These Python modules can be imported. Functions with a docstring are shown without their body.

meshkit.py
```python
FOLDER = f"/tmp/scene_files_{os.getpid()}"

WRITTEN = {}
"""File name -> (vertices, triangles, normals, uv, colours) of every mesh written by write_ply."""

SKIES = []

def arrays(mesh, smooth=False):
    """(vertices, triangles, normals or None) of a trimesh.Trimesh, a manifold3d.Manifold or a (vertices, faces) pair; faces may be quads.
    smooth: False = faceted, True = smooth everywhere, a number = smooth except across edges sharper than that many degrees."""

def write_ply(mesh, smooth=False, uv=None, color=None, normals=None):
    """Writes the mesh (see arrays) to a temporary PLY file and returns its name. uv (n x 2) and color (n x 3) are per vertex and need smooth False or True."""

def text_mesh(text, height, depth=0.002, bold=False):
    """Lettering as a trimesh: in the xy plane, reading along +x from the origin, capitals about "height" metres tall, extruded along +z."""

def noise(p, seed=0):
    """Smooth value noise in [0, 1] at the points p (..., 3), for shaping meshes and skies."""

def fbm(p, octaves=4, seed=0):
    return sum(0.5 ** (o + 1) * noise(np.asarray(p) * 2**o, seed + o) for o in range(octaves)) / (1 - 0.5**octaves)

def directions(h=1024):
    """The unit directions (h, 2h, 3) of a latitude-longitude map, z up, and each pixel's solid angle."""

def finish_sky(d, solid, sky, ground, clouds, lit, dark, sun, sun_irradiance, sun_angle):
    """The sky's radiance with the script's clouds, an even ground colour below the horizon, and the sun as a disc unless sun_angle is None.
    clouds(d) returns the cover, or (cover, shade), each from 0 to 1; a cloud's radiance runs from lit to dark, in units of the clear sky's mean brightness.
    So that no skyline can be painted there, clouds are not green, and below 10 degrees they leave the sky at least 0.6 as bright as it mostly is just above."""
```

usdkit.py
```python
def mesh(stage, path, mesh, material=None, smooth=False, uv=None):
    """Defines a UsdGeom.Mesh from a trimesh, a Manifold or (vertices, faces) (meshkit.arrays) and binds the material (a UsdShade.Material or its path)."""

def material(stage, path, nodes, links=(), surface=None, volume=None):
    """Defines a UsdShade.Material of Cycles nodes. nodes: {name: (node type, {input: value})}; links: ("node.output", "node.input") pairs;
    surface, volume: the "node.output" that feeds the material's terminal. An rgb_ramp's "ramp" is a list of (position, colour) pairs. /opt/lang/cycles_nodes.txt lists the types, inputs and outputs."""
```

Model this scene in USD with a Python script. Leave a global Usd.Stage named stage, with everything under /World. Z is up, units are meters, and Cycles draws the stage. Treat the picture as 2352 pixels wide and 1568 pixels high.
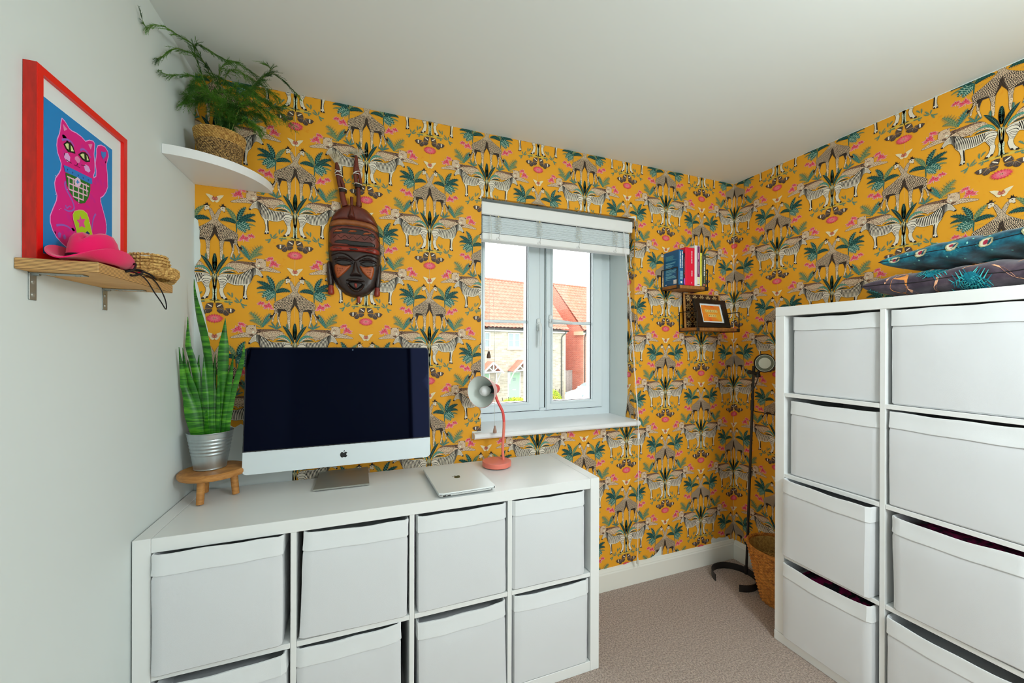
import math, random
import numpy as np, trimesh, shapely, mapbox_earcut
from shapely.geometry import Polygon, MultiPolygon, LineString, Point, box as sbox
from shapely import affinity
from shapely.ops import unary_union
from scipy.spatial import Voronoi, Delaunay
import usdkit, meshkit
from pxr import Usd, UsdGeom, UsdLux, UsdShade, Gf, Sdf, Vt

stage = Usd.Stage.CreateInMemory()
UsdGeom.SetStageUpAxis(stage, 'Z'); UsdGeom.SetStageMetersPerUnit(stage, 1.0)
UsdGeom.Xform.Define(stage, '/World'); UsdGeom.Scope.Define(stage, '/World/Looks')
rng = np.random.default_rng(7)

# ---------------------------------------------------------------- camera, sky, lamps, exposure
EXPOSURE = 0.0
W, H = 2.7182, 2.2967           # room width, ceiling height (x along the window wall, y into it, z up)
CAM, YAW, ROLL, FPX = (0.5855, -1.7627, 1.2947), 0.3632, 0.0028, 895.97
cam = UsdGeom.Camera.Define(stage, '/World/camera')
_r, _u, _f = np.array([math.cos(YAW), -math.sin(YAW), 0]), np.array([0, 0, 1.0]), np.array([math.sin(YAW), math.cos(YAW), 0])
_r2, _u2 = math.cos(ROLL) * _r + math.sin(ROLL) * _u, -math.sin(ROLL) * _r + math.cos(ROLL) * _u
cam.AddTransformOp().Set(Gf.Matrix4d(*[float(v) for row in ((*_r2, 0), (*_u2, 0), (*(-_f), 0), (*CAM, 1)) for v in row]))
cam.CreateHorizontalApertureAttr(36.0); cam.CreateVerticalApertureAttr(24.0)
cam.CreateFocalLengthAttr(FPX / 2352 * 36); cam.CreateVerticalApertureOffsetAttr(10.8 / 2352 * 36)
cam.CreateClippingRangeAttr((0.05, 1000)); cam.CreateExposureAttr(EXPOSURE)

SKY = 1.25
sky = UsdLux.DomeLight.Define(stage, '/World/sky')
sky.CreateIntensityAttr(SKY); sky.CreateColorAttr((0.97, 0.985, 1.0))

LAMP = 41.0                      # the room's own pendant lamp, behind the camera
lamp_light = UsdLux.SphereLight.Define(stage, '/World/pendant_light')
lamp_light.CreateRadiusAttr(0.16); lamp_light.CreateIntensityAttr(LAMP); lamp_light.CreateColorAttr((0.90, 0.975, 1.0))
lamp_light.AddTranslateOp().Set((1.72, -2.05, 1.72))

# ---------------------------------------------------------------- helpers
def lin(c):
    c = np.asarray(c, float) / 255
    return np.where(c < 0.04045, c / 12.92, ((c + 0.055) / 1.055) ** 2.4)

def A(r, g, b, k=0.8):
    """Albedo of a surface that the photo shows as sRGB (r, g, b) beside walls of albedo about 0.8."""
    return tuple(float(min(v / k, 0.9)) for v in lin((r, g, b)))

_used = {}
def numbered(parent, name):
    n = _used.setdefault((parent, name), 0); _used[(parent, name)] += 1
    return f'{parent}/{name}' + (f'_{n:03d}' if n else '')

def tag(prim, label=None, cat=None, group=None, kind=None):
    for k, v in (('label', label), ('category', cat), ('group', group), ('kind', kind)):
        if v: prim.SetCustomDataByKey(k, v)
    return prim

def thing(name, label, cat, group=None, loc=(0, 0, 0), rz=0):
    p = numbered('/World', name)
    x = UsdGeom.Xform.Define(stage, p)
    if any(loc): x.AddTranslateOp().Set(tuple(map(float, loc)))
    if rz: x.AddRotateZOp().Set(float(rz))
    tag(x.GetPrim(), label, cat, group)
    return p

def struct(name):
    p = numbered('/World', name)
    tag(UsdGeom.Xform.Define(stage, p).GetPrim(), kind='structure'); return p

def join(*ms):
    ms = [m for m in ms if m is not None]
    flat = []
    for m in ms: flat += list(m) if isinstance(m, (list, tuple)) else [m]
    return trimesh.util.concatenate(flat) if len(flat) > 1 else flat[0]

def part(parent, name, mesh, m, smooth=False, label=None, kind=None, colors=None):
    p = numbered(parent, name)
    mesh = join(mesh) if isinstance(mesh, list) else mesh
    g = usdkit.mesh(stage, p, mesh, m, smooth=smooth)
    if colors is not None:
        UsdGeom.PrimvarsAPI(g).CreatePrimvar('print_color', Sdf.ValueTypeNames.Color3fArray, 'vertex').Set(Vt.Vec3fArray.FromNumpy(np.asarray(colors, np.float32)))
    g.CreateDoubleSidedAttr(True)
    tag(g.GetPrim(), label, kind=kind)
    return p

def top(name, mesh, m, label=None, cat=None, group=None, kind=None, smooth=False):
    p = part('/World', name, mesh, m, smooth)
    tag(stage.GetPrimAtPath(p), label, cat, group, kind); return p

def copy_of(src, loc=(0, 0, 0), rz=0, label=None, group=None, name=None):
    was = stage.GetPrimAtPath(src)
    p = numbered('/World', name or src.split('/')[-1].rstrip('0123456789').rstrip('_'))
    x = UsdGeom.Xform.Define(stage, p)
    x.GetPrim().GetReferences().AddInternalReference(src)
    x.ClearXformOpOrder()
    x.AddTranslateOp(opSuffix='c').Set(tuple(map(float, loc))); x.AddRotateZOp(opSuffix='c').Set(float(rz))
    tag(x.GetPrim(), label, was.GetCustomDataByKey('category'), group or was.GetCustomDataByKey('group'))
    x.GetPrim().SetInstanceable(True)
    return p

# ---- materials
def pbr(name, rgb, rough=0.5, spec=0.5, metal=0.0, noise=None, bump=None, coat=0.0, stretch=None, **more):
    """noise=(scale, second colour, contrast); bump=(scale, strength, distance); stretch scales the noise space."""
    nodes = {'p': ('principled_bsdf', dict(base_color=rgb, roughness=rough, specular_ior_level=spec, metallic=metal, coat_weight=coat, **more))}
    links = []
    if noise or bump:
        nodes['g'] = ('geometry', {}); nodes['m'] = ('mapping', {'scale': stretch or (1, 1, 1)}); links.append(('g.position', 'm.vector'))
    if noise:
        s, c2, w = noise
        nodes['n'] = ('noise_texture', dict(scale=s, detail=4, roughness=0.6))
        nodes['r'] = ('rgb_ramp', {'ramp': [(0.5 - w, rgb), (0.5 + w, c2)]})
        links += [('m.vector', 'n.vector'), ('n.fac', 'r.fac'), ('r.color', 'p.base_color')]
    if bump:
        s, st, d = bump
        nodes['bn'] = ('noise_texture', dict(scale=s, detail=3)); nodes['b'] = ('bump', dict(strength=st, distance=d))
        links += [('m.vector', 'bn.vector'), ('bn.fac', 'b.height'), ('b.normal', 'p.normal')]
    return usdkit.material(stage, f'/World/Looks/{name}', nodes, links, surface='p.BSDF')

def printed(name, rough=0.6, spec=0.3):
    return usdkit.material(stage, f'/World/Looks/{name}', {'a': ('attribute', {'attribute': 'print_color'}), 'p': ('principled_bsdf', dict(roughness=rough, specular_ior_level=spec))}, [('a.color', 'p.base_color')], surface='p.BSDF')

def wood(name, c1, c2, axis=(1, 1, 8), scale=6.0, rough=0.5, coat=0.0):
    nodes = {'g': ('geometry', {}), 'm': ('mapping', {'scale': axis}), 'n': ('noise_texture', dict(scale=scale, detail=6, roughness=0.65, distortion=1.2)),
             'r': ('rgb_ramp', {'ramp': [(0.3, c1), (0.5, tuple((np.array(c1) + np.array(c2)) / 2)), (0.68, c2)]}), 'b': ('bump', dict(strength=0.25, distance=0.002)), 'p': ('principled_bsdf', dict(roughness=rough, coat_weight=coat))}
    return usdkit.material(stage, f'/World/Looks/{name}', nodes, [('g.position', 'm.vector'), ('m.vector', 'n.vector'), ('n.fac', 'r.fac'), ('r.color', 'p.base_color'), ('n.fac', 'b.height'), ('b.normal', 'p.normal')], surface='p.BSDF')

# ---- meshes
def cbox(x0, x1, y0, y1, z0, z1, c=0.002):
    """A box with chamfered edges."""
    x0, x1 = min(x0, x1), max(x0, x1); y0, y1 = min(y0, y1), max(y0, y1); z0, z1 = min(z0, z1), max(z0, z1)
    c = min(c, (x1 - x0) * .45, (y1 - y0) * .45, (z1 - z0) * .45)
    pts = []
    for x, sx in ((x0, 1), (x1, -1)):
        for y, sy in ((y0, 1), (y1, -1)):
            for z, sz in ((z0, 1), (z1, -1)):
                pts += [(x, y + sy * c, z + sz * c), (x + sx * c, y, z + sz * c), (x + sx * c, y + sy * c, z)]
    return trimesh.convex.convex_hull(np.array(pts))

def box(x0, x1, y0, y1, z0, z1):
    m = trimesh.creation.box([abs(x1 - x0), abs(y1 - y0), abs(z1 - z0)])
    m.apply_translation([(x0 + x1) / 2, (y0 + y1) / 2, (z0 + z1) / 2]); return m

def frames(P):
    P = np.asarray(P, float); T = np.gradient(P, axis=0); T /= np.linalg.norm(T, axis=1, keepdims=True) + 1e-12
    n = np.cross(T[0], [0, 0, 1.0]); n = n if np.linalg.norm(n) > 1e-3 else np.cross(T[0], [1.0, 0, 0]); n /= np.linalg.norm(n)
    N = []
    for t in T:
        n = n - t * (n @ t); n /= np.linalg.norm(n) + 1e-12; N.append(n)
    N = np.array(N); return P, T, N, np.cross(T, N)

def tube(P, r, n=8, cap=True):
    P, T, N, B = frames(P); r = np.broadcast_to(np.asarray(r, float), (len(P),))
    a = np.arange(n) * 2 * math.pi / n
    V = (P[:, None] + (np.cos(a)[None, :, None] * N[:, None] + np.sin(a)[None, :, None] * B[:, None]) * r[:, None, None]).reshape(-1, 3)
    F = []
    for i in range(len(P) - 1):
        for j in range(n):
            k = (j + 1) % n
            F += [(i * n + j, i * n + k, (i + 1) * n + k), (i * n + j, (i + 1) * n + k, (i + 1) * n + j)]
    if cap:
        o = len(P) * n; V = np.vstack([V, P[0], P[-1]])
        for j in range(n):
            k = (j + 1) % n; F += [(o, k, j), (o + 1, (len(P) - 1) * n + j, (len(P) - 1) * n + k)]
    return trimesh.Trimesh(V, F, process=False)

def smooth_path(pts, n=24):
    from scipy.interpolate import CubicSpline
    pts = np.asarray(pts, float); d = np.r_[0, np.cumsum(np.linalg.norm(np.diff(pts, axis=0), axis=1))]
    return CubicSpline(d, pts)(np.linspace(0, d[-1], n))

def cyl(p0, p1, r, n=20):
    return tube([p0, p1], r, n)

def lathe(profile, n=40, center=(0, 0, 0), sx=1.0, sy=1.0):
    pr = np.asarray(profile, float); a = np.arange(n) * 2 * math.pi / n
    V = np.stack([pr[:, None, 0] * np.cos(a) * sx, pr[:, None, 0] * np.sin(a) * sy, np.broadcast_to(pr[:, None, 1], (len(pr), n))], -1).reshape(-1, 3) + np.array(center)
    F = []
    for i in range(len(pr) - 1):
        for j in range(n):
            k = (j + 1) % n; F += [(i * n + j, i * n + k, (i + 1) * n + k), (i * n + j, (i + 1) * n + k, (i + 1) * n + j)]
    m = trimesh.Trimesh(V, F, process=False); m.update_faces(m.area_faces > 1e-14); return m

def sheet(P, th=0.0015, close_u=False):
    """A closed thick shell from a grid of points P (nu, nv, 3)."""
    P = np.asarray(P, float); nu, nv = P.shape[:2]
    du = np.gradient(P, axis=0); dv = np.gradient(P, axis=1)
    if close_u: du[0] = du[-1] = P[1] - P[-2]
    n = np.cross(du, dv); n /= np.linalg.norm(n, axis=2, keepdims=True) + 1e-12
    V = np.vstack([(P + n * th / 2).reshape(-1, 3), (P - n * th / 2).reshape(-1, 3)]); o = nu * nv; F = []
    I = lambda i, j: i * nv + j
    for i in range(nu - 1):
        for j in range(nv - 1):
            a, b, c, d = I(i, j), I(i + 1, j), I(i + 1, j + 1), I(i, j + 1)
            F += [(a, b, c), (a, c, d), (o + a, o + c, o + b), (o + a, o + d, o + c)]
    edges = [[I(i, 0) for i in range(nu)][::-1], [I(i, nv - 1) for i in range(nu)]]
    if not close_u: edges += [[I(0, j) for j in range(nv)], [I(nu - 1, j) for j in range(nv)][::-1]]
    for e in edges:
        for a, b in zip(e[:-1], e[1:]): F += [(a, b, o + b), (a, o + b, o + a)]
    return trimesh.Trimesh(V, F, process=False)

def tri2(poly):
    """Triangles of a shapely polygon: (vertices (n, 2), faces)."""
    V, F, o = [], [], 0
    for g in getattr(poly, 'geoms', [poly]):
        if g.geom_type != 'Polygon' or g.area <= 0: continue
        rings = [np.array(g.exterior.coords)[:-1]] + [np.array(r.coords)[:-1] for r in g.interiors]
        v = np.vstack(rings); ends = np.cumsum([len(r) for r in rings]).astype(np.uint32)
        f = mapbox_earcut.triangulate_float64(v, ends).reshape(-1, 3).astype(int)
        V.append(v); F.append(f + o); o += len(v)
    return (np.vstack(V), np.vstack(F)) if V else (np.zeros((0, 2)), np.zeros((0, 3), int))

def extrude(poly, h, to3=None):
    """Extrudes a shapely polygon by h along z; to3 maps (n, 3) points to the room."""
    ms = [trimesh.creation.extrude_polygon(g, h, engine='earcut') for g in getattr(poly, 'geoms', [poly]) if g.area > 0]
    m = join(ms)
    if to3 is not None: m.vertices = to3(np.array(m.vertices))
    return m

def puff(poly, h, back=0.002, step=None, r=None, to3=None, warp=None, power=0.5):
    """A cushion-like relief on a polygon: flat back, front raised by h away from the outline; warp(x, y) adds height."""
    minx, miny, maxx, maxy = poly.bounds; step = step or max(maxx - minx, maxy - miny) / 24
    ring = poly.exterior; n = max(12, int(ring.length / step))
    B = np.array([ring.interpolate(i / n, normalized=True).coords[0] for i in range(n)])
    gx, gy = np.meshgrid(np.arange(minx, maxx, step), np.arange(miny, maxy, step)); I = np.c_[gx.ravel(), gy.ravel()]
    I = I[shapely.contains_xy(poly.buffer(-step * 0.45), I[:, 0], I[:, 1])] if not poly.buffer(-step * 0.45).is_empty else np.zeros((0, 2))
    P = np.vstack([B, I]); T = Delaunay(P).simplices; c = P[T].mean(1)
    T = T[shapely.contains_xy(poly.buffer(1e-7), c[:, 0], c[:, 1])]
    a = P[T]; s = np.cross(a[:, 1] - a[:, 0], a[:, 2] - a[:, 0]); T = np.where((s < 0)[:, None], T[:, ::-1], T)
    d = shapely.distance(shapely.points(P), ring); r = r or max(d.max(), 1e-6)
    t = np.clip(d / r, 0, 1); z = h * (1 - (1 - t) ** 2) ** power
    if warp is not None: z = z + warp(P[:, 0], P[:, 1])
    m = len(P); V = np.vstack([np.c_[P, z], np.c_[P, np.full(m, -back) + (warp(P[:, 0], P[:, 1]) if warp is not None else 0)]])
    F = [T, T[:, ::-1] + m]; i = np.arange(n); j = (i + 1) % n
    ccw = ring.is_ccw
    side = np.vstack([np.c_[i, i + m, j + m], np.c_[i, j + m, j]]); F.append(side if ccw else side[:, ::-1])
    V = V if to3 is None else to3(V)
    return trimesh.Trimesh(V, np.vstack(F), process=False)

def bez(a, b, c, n=12):
    t = np.linspace(0, 1, n)[:, None]; a, b, c = map(lambda v: np.asarray(v, float), (a, b, c))
    return (1 - t) ** 2 * a + 2 * t * (1 - t) * b + t * t * c

def stroke(pts, w, w2=None):
    """A thin ribbon polygon along 2D points, width w at the start, w2 at the end."""
    p = np.asarray(pts, float); t = np.gradient(p, axis=0); t /= np.linalg.norm(t, axis=1, keepdims=True) + 1e-9
    n = np.c_[-t[:, 1], t[:, 0]]; ww = np.linspace(w, w if w2 is None else w2, len(p))[:, None] / 2
    return np.vstack([p + n * ww, (p - n * ww)[::-1]])

class Print:
    """Flat print: coloured polygons in the plane, each call one layer above the one before."""
    def __init__(self): self.V, self.F, self.C, self.n, self.layer = [], [], [], 0, 0
    def tri(self, v, f, col):
        v = np.asarray(v, float)
        if len(f) == 0: return
        self.V.append(np.c_[v, np.full(len(v), self.layer)]); self.F.append(np.asarray(f) + self.n); self.n += len(v)
        self.C.append(np.broadcast_to(np.asarray(col, float), (len(v), 3)))
    def poly(self, pts, col, mirror=False, up=True):
        if up: self.layer += 1
        g = pts if hasattr(pts, 'geom_type') else Polygon(pts)
        if not g.is_valid: g = g.buffer(0)
        v, f = tri2(g); self.tri(v, f, col)
        if mirror: self.tri(v * [-1, 1], f[:, ::-1], col)
    def polys(self, many, col, mirror=False):
        self.layer += 1
        for p in many: self.poly(p, col, mirror, up=False)
    def arrays(self): return np.vstack(self.V), np.vstack(self.F), np.vstack(self.C)

def ell(cx, cy, rx, ry, rot=0, n=14):
    a = np.arange(n) * 2 * math.pi / n; x, y = rx * np.cos(a), ry * np.sin(a); c, s = math.cos(rot), math.sin(rot)
    return np.c_[cx + x * c - y * s, cy + x * s + y * c]

def apple(s):
    """The fruit emblem of the computers: a bitten fruit with a leaf, about s tall, centred."""
    u = unary_union([Polygon(ell(-0.19, 0.02, 0.24, 0.33, 0.12, 40)), Polygon(ell(0.19, 0.02, 0.24, 0.33, -0.12, 40)), Polygon([(-0.2, -0.25), (0.2, -0.25), (0.2, 0.2), (-0.2, 0.2)])])
    u = u.difference(Polygon(ell(0.0, 0.40, 0.10, 0.10, 0, 24))).difference(Polygon(ell(0, -0.40, 0.11, 0.10, 0, 24))).difference(Polygon(ell(0.47, 0.06, 0.19, 0.19, 0, 30)))
    leaf = Polygon(ell(-0.07, 0.52, 0.17, 0.17, 0, 30)).intersection(Polygon(ell(0.15, 0.36 + 0.05, 0.17, 0.17, 0, 30)))
    return affinity.scale(unary_union([u, leaf]).buffer(0.006).simplify(0.004), s, s, origin=(0, 0))

# ---------------------------------------------------------------- materials of the room
M = {}
M['wall'] = pbr('wall_paint', A(206, 213, 211), 0.9, 0.2, bump=(260, 0.15, 0.0006))
M['ceiling'] = pbr('ceiling_paint', A(214, 218, 217), 0.95, 0.1, bump=(200, 0.1, 0.0005))
M['gloss'] = pbr('white_gloss_paint', A(222, 227, 228), 0.35, 0.5)
M['skirting'] = pbr('skirting_paint', A(224, 224, 212), 0.4, 0.5)
M['upvc'] = pbr('window_upvc', A(208, 217, 222), 0.3, 0.5)
M['rubber'] = pbr('black_rubber', (0.012, 0.013, 0.014), 0.7, 0.3)
M['carpet'] = pbr('carpet_pile', A(158, 134, 120), 1.0, 0.05, noise=(150, A(214, 194, 180), 0.13), bump=(260, 1.0, 0.012), sheen_weight=0.3)
M['ochre'] = usdkit.material(stage, '/World/Looks/wallpaper_ground', {
    'g': ('geometry', {}), 'n': ('noise_texture', dict(scale=60, detail=5, roughness=0.7)), 'n2': ('noise_texture', dict(scale=22, detail=3)),
    'mx': ('math', dict(math_type='multiply_add', value2=0.6, value3=0.2)), 'ad': ('math', dict(math_type='multiply_add', value2=0.4)),
    'r': ('rgb_ramp', {'ramp': [(0.37, (.80, .225, .005)), (0.5, (.87, .300, .006)), (0.62, (.9, .40, .022))]}),
    'p': ('principled_bsdf', dict(roughness=0.62, specular_ior_level=0.3))},
    [('g.position', 'n.vector'), ('g.position', 'n2.vector'), ('n.fac', 'mx.value1'), ('n2.fac', 'ad.value1'), ('mx.value', 'ad.value3'), ('ad.value', 'r.fac'), ('r.color', 'p.base_color')], surface='p.BSDF')
M['print'] = printed('wallpaper_ink', 0.62)
M['ink'] = printed('printed_ink', 0.5)
M['pane'] = usdkit.material(stage, '/World/Looks/window_glass', {'t': ('transparent_bsdf', {'color': (0.97, 0.985, 0.98)}), 'g': ('glossy_bsdf', {'color': (1, 1, 1), 'roughness': 0.0}), 'f': ('fresnel', {'IOR': 1.45}), 'm': ('mix_closure', {})},
    [('f.fac', 'm.fac'), ('t.BSDF', 'm.closure1'), ('g.BSDF', 'm.closure2')], surface='m.closure')

# ---------------------------------------------------------------- walls, floor, ceiling
FRONT = -3.0
WX0, WX1, WZ0, WZ1 = 1.10, 1.973, 0.884, 1.997        # window opening
def wall_xz(poly, y0, y1):
    return extrude(poly, 1.0, lambda v: np.c_[v[:, 0], y0 + v[:, 2] * (y1 - y0), v[:, 1]])
P = struct('wall_back')
part(P, 'plaster', wall_xz(Polygon([(-.1, -.02), (W + .1, -.02), (W + .1, H), (-.1, H)], [[(WX0, WZ0), (WX1, WZ0), (WX1, WZ1), (WX0, WZ1)]]), 0, 0.3), M['wall'])
WALL_BACK = P
P = struct('wall_left'); part(P, 'plaster', box(-0.1, 0, FRONT, 0, -.02, H), M['wall'])
P = struct('wall_right'); part(P, 'plaster', box(W, W + 0.1, FRONT, 0, -.02, H), M['wall']); WALL_RIGHT = P
P = struct('wall_front')
part(P, 'plaster', wall_xz(Polygon([(-.1, -.02), (W + .1, -.02), (W + .1, H), (-.1, H)], [[(1.15, 0.85), (2.25, 0.85), (2.25, 2.05), (1.15, 2.05)]]), FRONT - .25, FRONT), M['wall'])
P = struct('ceiling'); part(P, 'plaster', box(-.1, W + .1, FRONT - .25, 0.3, H, H + .08), M['ceiling'])
P = struct('floor'); part(P, 'carpet', box(-.1, W + .1, FRONT - .25, 0.3, -.1, 0), M['carpet'])
# skirting boards with a moulded top
prof = Polygon([(0, 0), (.015, 0), (.015, .088), (.012, .094), (.012, .098), (.009, .104), (.006, .112), (0, .115)])
def skirting(name, a, b, n):
    """from a to b along the wall foot; n points into the room"""
    a, b, n = np.array(a, float), np.array(b, float), np.array(n, float); L = np.linalg.norm(b - a); d = (b - a) / L
    part(struct(name), 'skirting_board', extrude(prof, L, lambda v: np.c_[(a[:2] + v[:, :1] * n + v[:, 2:3] * d), v[:, 1]]), M['skirting'])
skirting('baseboard_back', (0, 0), (W, 0), (0, -1))
skirting('baseboard_right', (W, -.0155), (W, FRONT), (-1, 0))
skirting('baseboard_left', (0, FRONT), (0, -.43), (1, 0))

# ---------------------------------------------------------------- window 1
def ring(x0, x1, z0, z1, bw, y0, y1, bl=None, br=None):
    """A mitred frame of four bars with softened edges, bar width bw (bl, br at the sides)."""
    bl, br = bl or bw, br or bw
    outer = Polygon([(x0, z0), (x1, z0), (x1, z1), (x0, z1)]); inner = Polygon([(x0 + bl, z0 + bw), (x1 - br, z0 + bw), (x1 - br, z1 - bw), (x0 + bl, z1 - bw)])
    d = min(0.006, bw * .3); ms = [wall_xz(outer.difference(inner), y0 + d, y1)]
    o2, i2 = outer.buffer(-d * .7, join_style=2), inner.buffer(d * .7, join_style=2)
    ms.append(wall_xz(o2.difference(i2), y0, y0 + d)); return join(ms)
WY = 0.2265
P = struct('window_1')
part(P, 'window_frame', ring(WX0, WX1, .889, WZ1, .050, WY, WY + .065, .05, .062), M['upvc'])
part(P, 'mullion', cbox(1.500, 1.541, WY, WY + .06, .935, 1.95, .003), M['upvc'])
part(P, 'mullion_foot', cbox(1.503, 1.540, WY - .012, WY, .937, .951, .003), M['upvc'])
SASH = [(1.132, 1.5015, .939), (1.5395, 1.9105, .937)]
for k, (x0, x1, z0) in enumerate(SASH):
    bl, br = (.048, .0715) if k == 0 else (.040, .0705)
    part(P, 'sash', ring(x0, x1, z0, 1.96, .048, WY - .014, WY + .05, bl, br), M['upvc'])
    gx0, gx1, gz0, gz1 = x0 + bl, x1 - br, z0 + .048, 1.912
    part(P, 'glazing_bead', ring(gx0 - .012, gx1 + .012, gz0 - .012, gz1 + .012, .013, WY - .022, WY - .006), M['upvc'])
    part(P, 'gasket', ring(gx0 - .002, gx1 + .002, gz0 - .002, gz1 + .002, .0035, WY + .000, WY + .006), M['rubber'])
    part(P, 'sash_seal', ring(x0 - .003, x1 + .003, z0 - .003, 1.963, .004, WY - .004, WY + .01), M['rubber'])
    part(P, 'pane', box(gx0 - .004, gx1 + .004, WY + .012, WY + .016, gz0 - .004, gz1 + .004), M['pane'])
    part(P, 'glazing_bar', cbox(gx0, gx1, WY + .002, WY + .011, 1.421, 1.437, .003), M['upvc'])
# handles: one hanging down, one level
def handle(px, pz, ang):
    base = cbox(-.011, .011, -.012, 0, -.035, .035, .005); boss = lathe([(0, -.001), (.013, 0), (.013, .018), (.009, .022), (0, .023)], 20)
    boss.apply_transform(trimesh.transformations.rotation_matrix(math.pi / 2, [1, 0, 0]))
    lever = tube(np.array([(0, -.024, 0), (0, -.034, .02), (0, -.040, .05), (0, -.041, .09), (0, -.038, .118)]), [.011, .010, .008, .0075, .006], 12)
    lever.apply_transform(trimesh.transformations.rotation_matrix(ang, [0, 1, 0]))
    for m in (base, boss, lever): m.apply_translation([px, WY - .014, pz])
    return base, boss, lever
M['handle'] = pbr('white_handle', A(216, 222, 224), 0.25, 0.5)
for px, pz, ang in ((1.491, 1.414, math.pi + .04), (1.566, 1.436, math.radians(94))):
    b, bo, l = handle(px, pz, ang); h = part(P, 'handle_plate', b, M['handle']); part(P, 'handle_boss', bo, M['handle'], 40); part(P, 'handle_lever', l, M['handle'], 40)
# sill board with rounded nose and horns
nose = Polygon([(WY + .0, .868), (WY, .894), (-.030, .892), (-.037, .889), (-.041, .883), (-.0415, .876), (-.038, .869), (-.031, .866), (0, .866)])
sill = join([extrude(nose, .873, lambda v: np.c_[WX0 + v[:, 2], v[:, 0], v[:, 1]]),
             extrude(nose.intersection(sbox(-1, 0, 0.0, 2)), .925, lambda v: np.c_[1.060 + v[:, 2], v[:, 0] - .0006, v[:, 1]])])
part(P, 'sill_board', sill, M['gloss'])
WINDOW = P
# window 2, in the wall behind the camera: it shows as a bright patch on the computer's glass
P = struct('window_2')
part(P, 'window_frame', ring(1.15, 2.25, .85, 2.05, .06, FRONT - .10, FRONT - .16), M['upvc'])
part(P, 'mullion', cbox(1.67, 1.73, FRONT - .16, FRONT - .10, .9, 2.0, .003), M['upvc'])
part(P, 'pane', box(1.2, 1.68, FRONT - .13, FRONT - .126, .9, 2.0), M['pane']); part(P, 'pane', box(1.72, 2.2, FRONT - .13, FRONT - .126, .9, 2.0), M['pane'])

# ---------------------------------------------------------------- the pendant lamp that lights the room, behind the camera
M['flex_white'] = pbr('white_flex', A(226, 226, 222), .6, .3)
P = thing('pendant_lamp', 'round opal pendant lamp hanging from the white ceiling', 'lamp')
part(P, 'ceiling_rose', lathe([(0, H - .0005), (.05, H - .0005), (.046, H - .018), (.012, H - .032), (0, H - .032)][::-1], 30, (1.72, -2.05, 0)), M['flex_white'], 40)
part(P, 'cord', tube([(1.72, -2.05, H - .03), (1.72, -2.05, 1.89)], .004, 8), M['flex_white'], 40)

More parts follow.
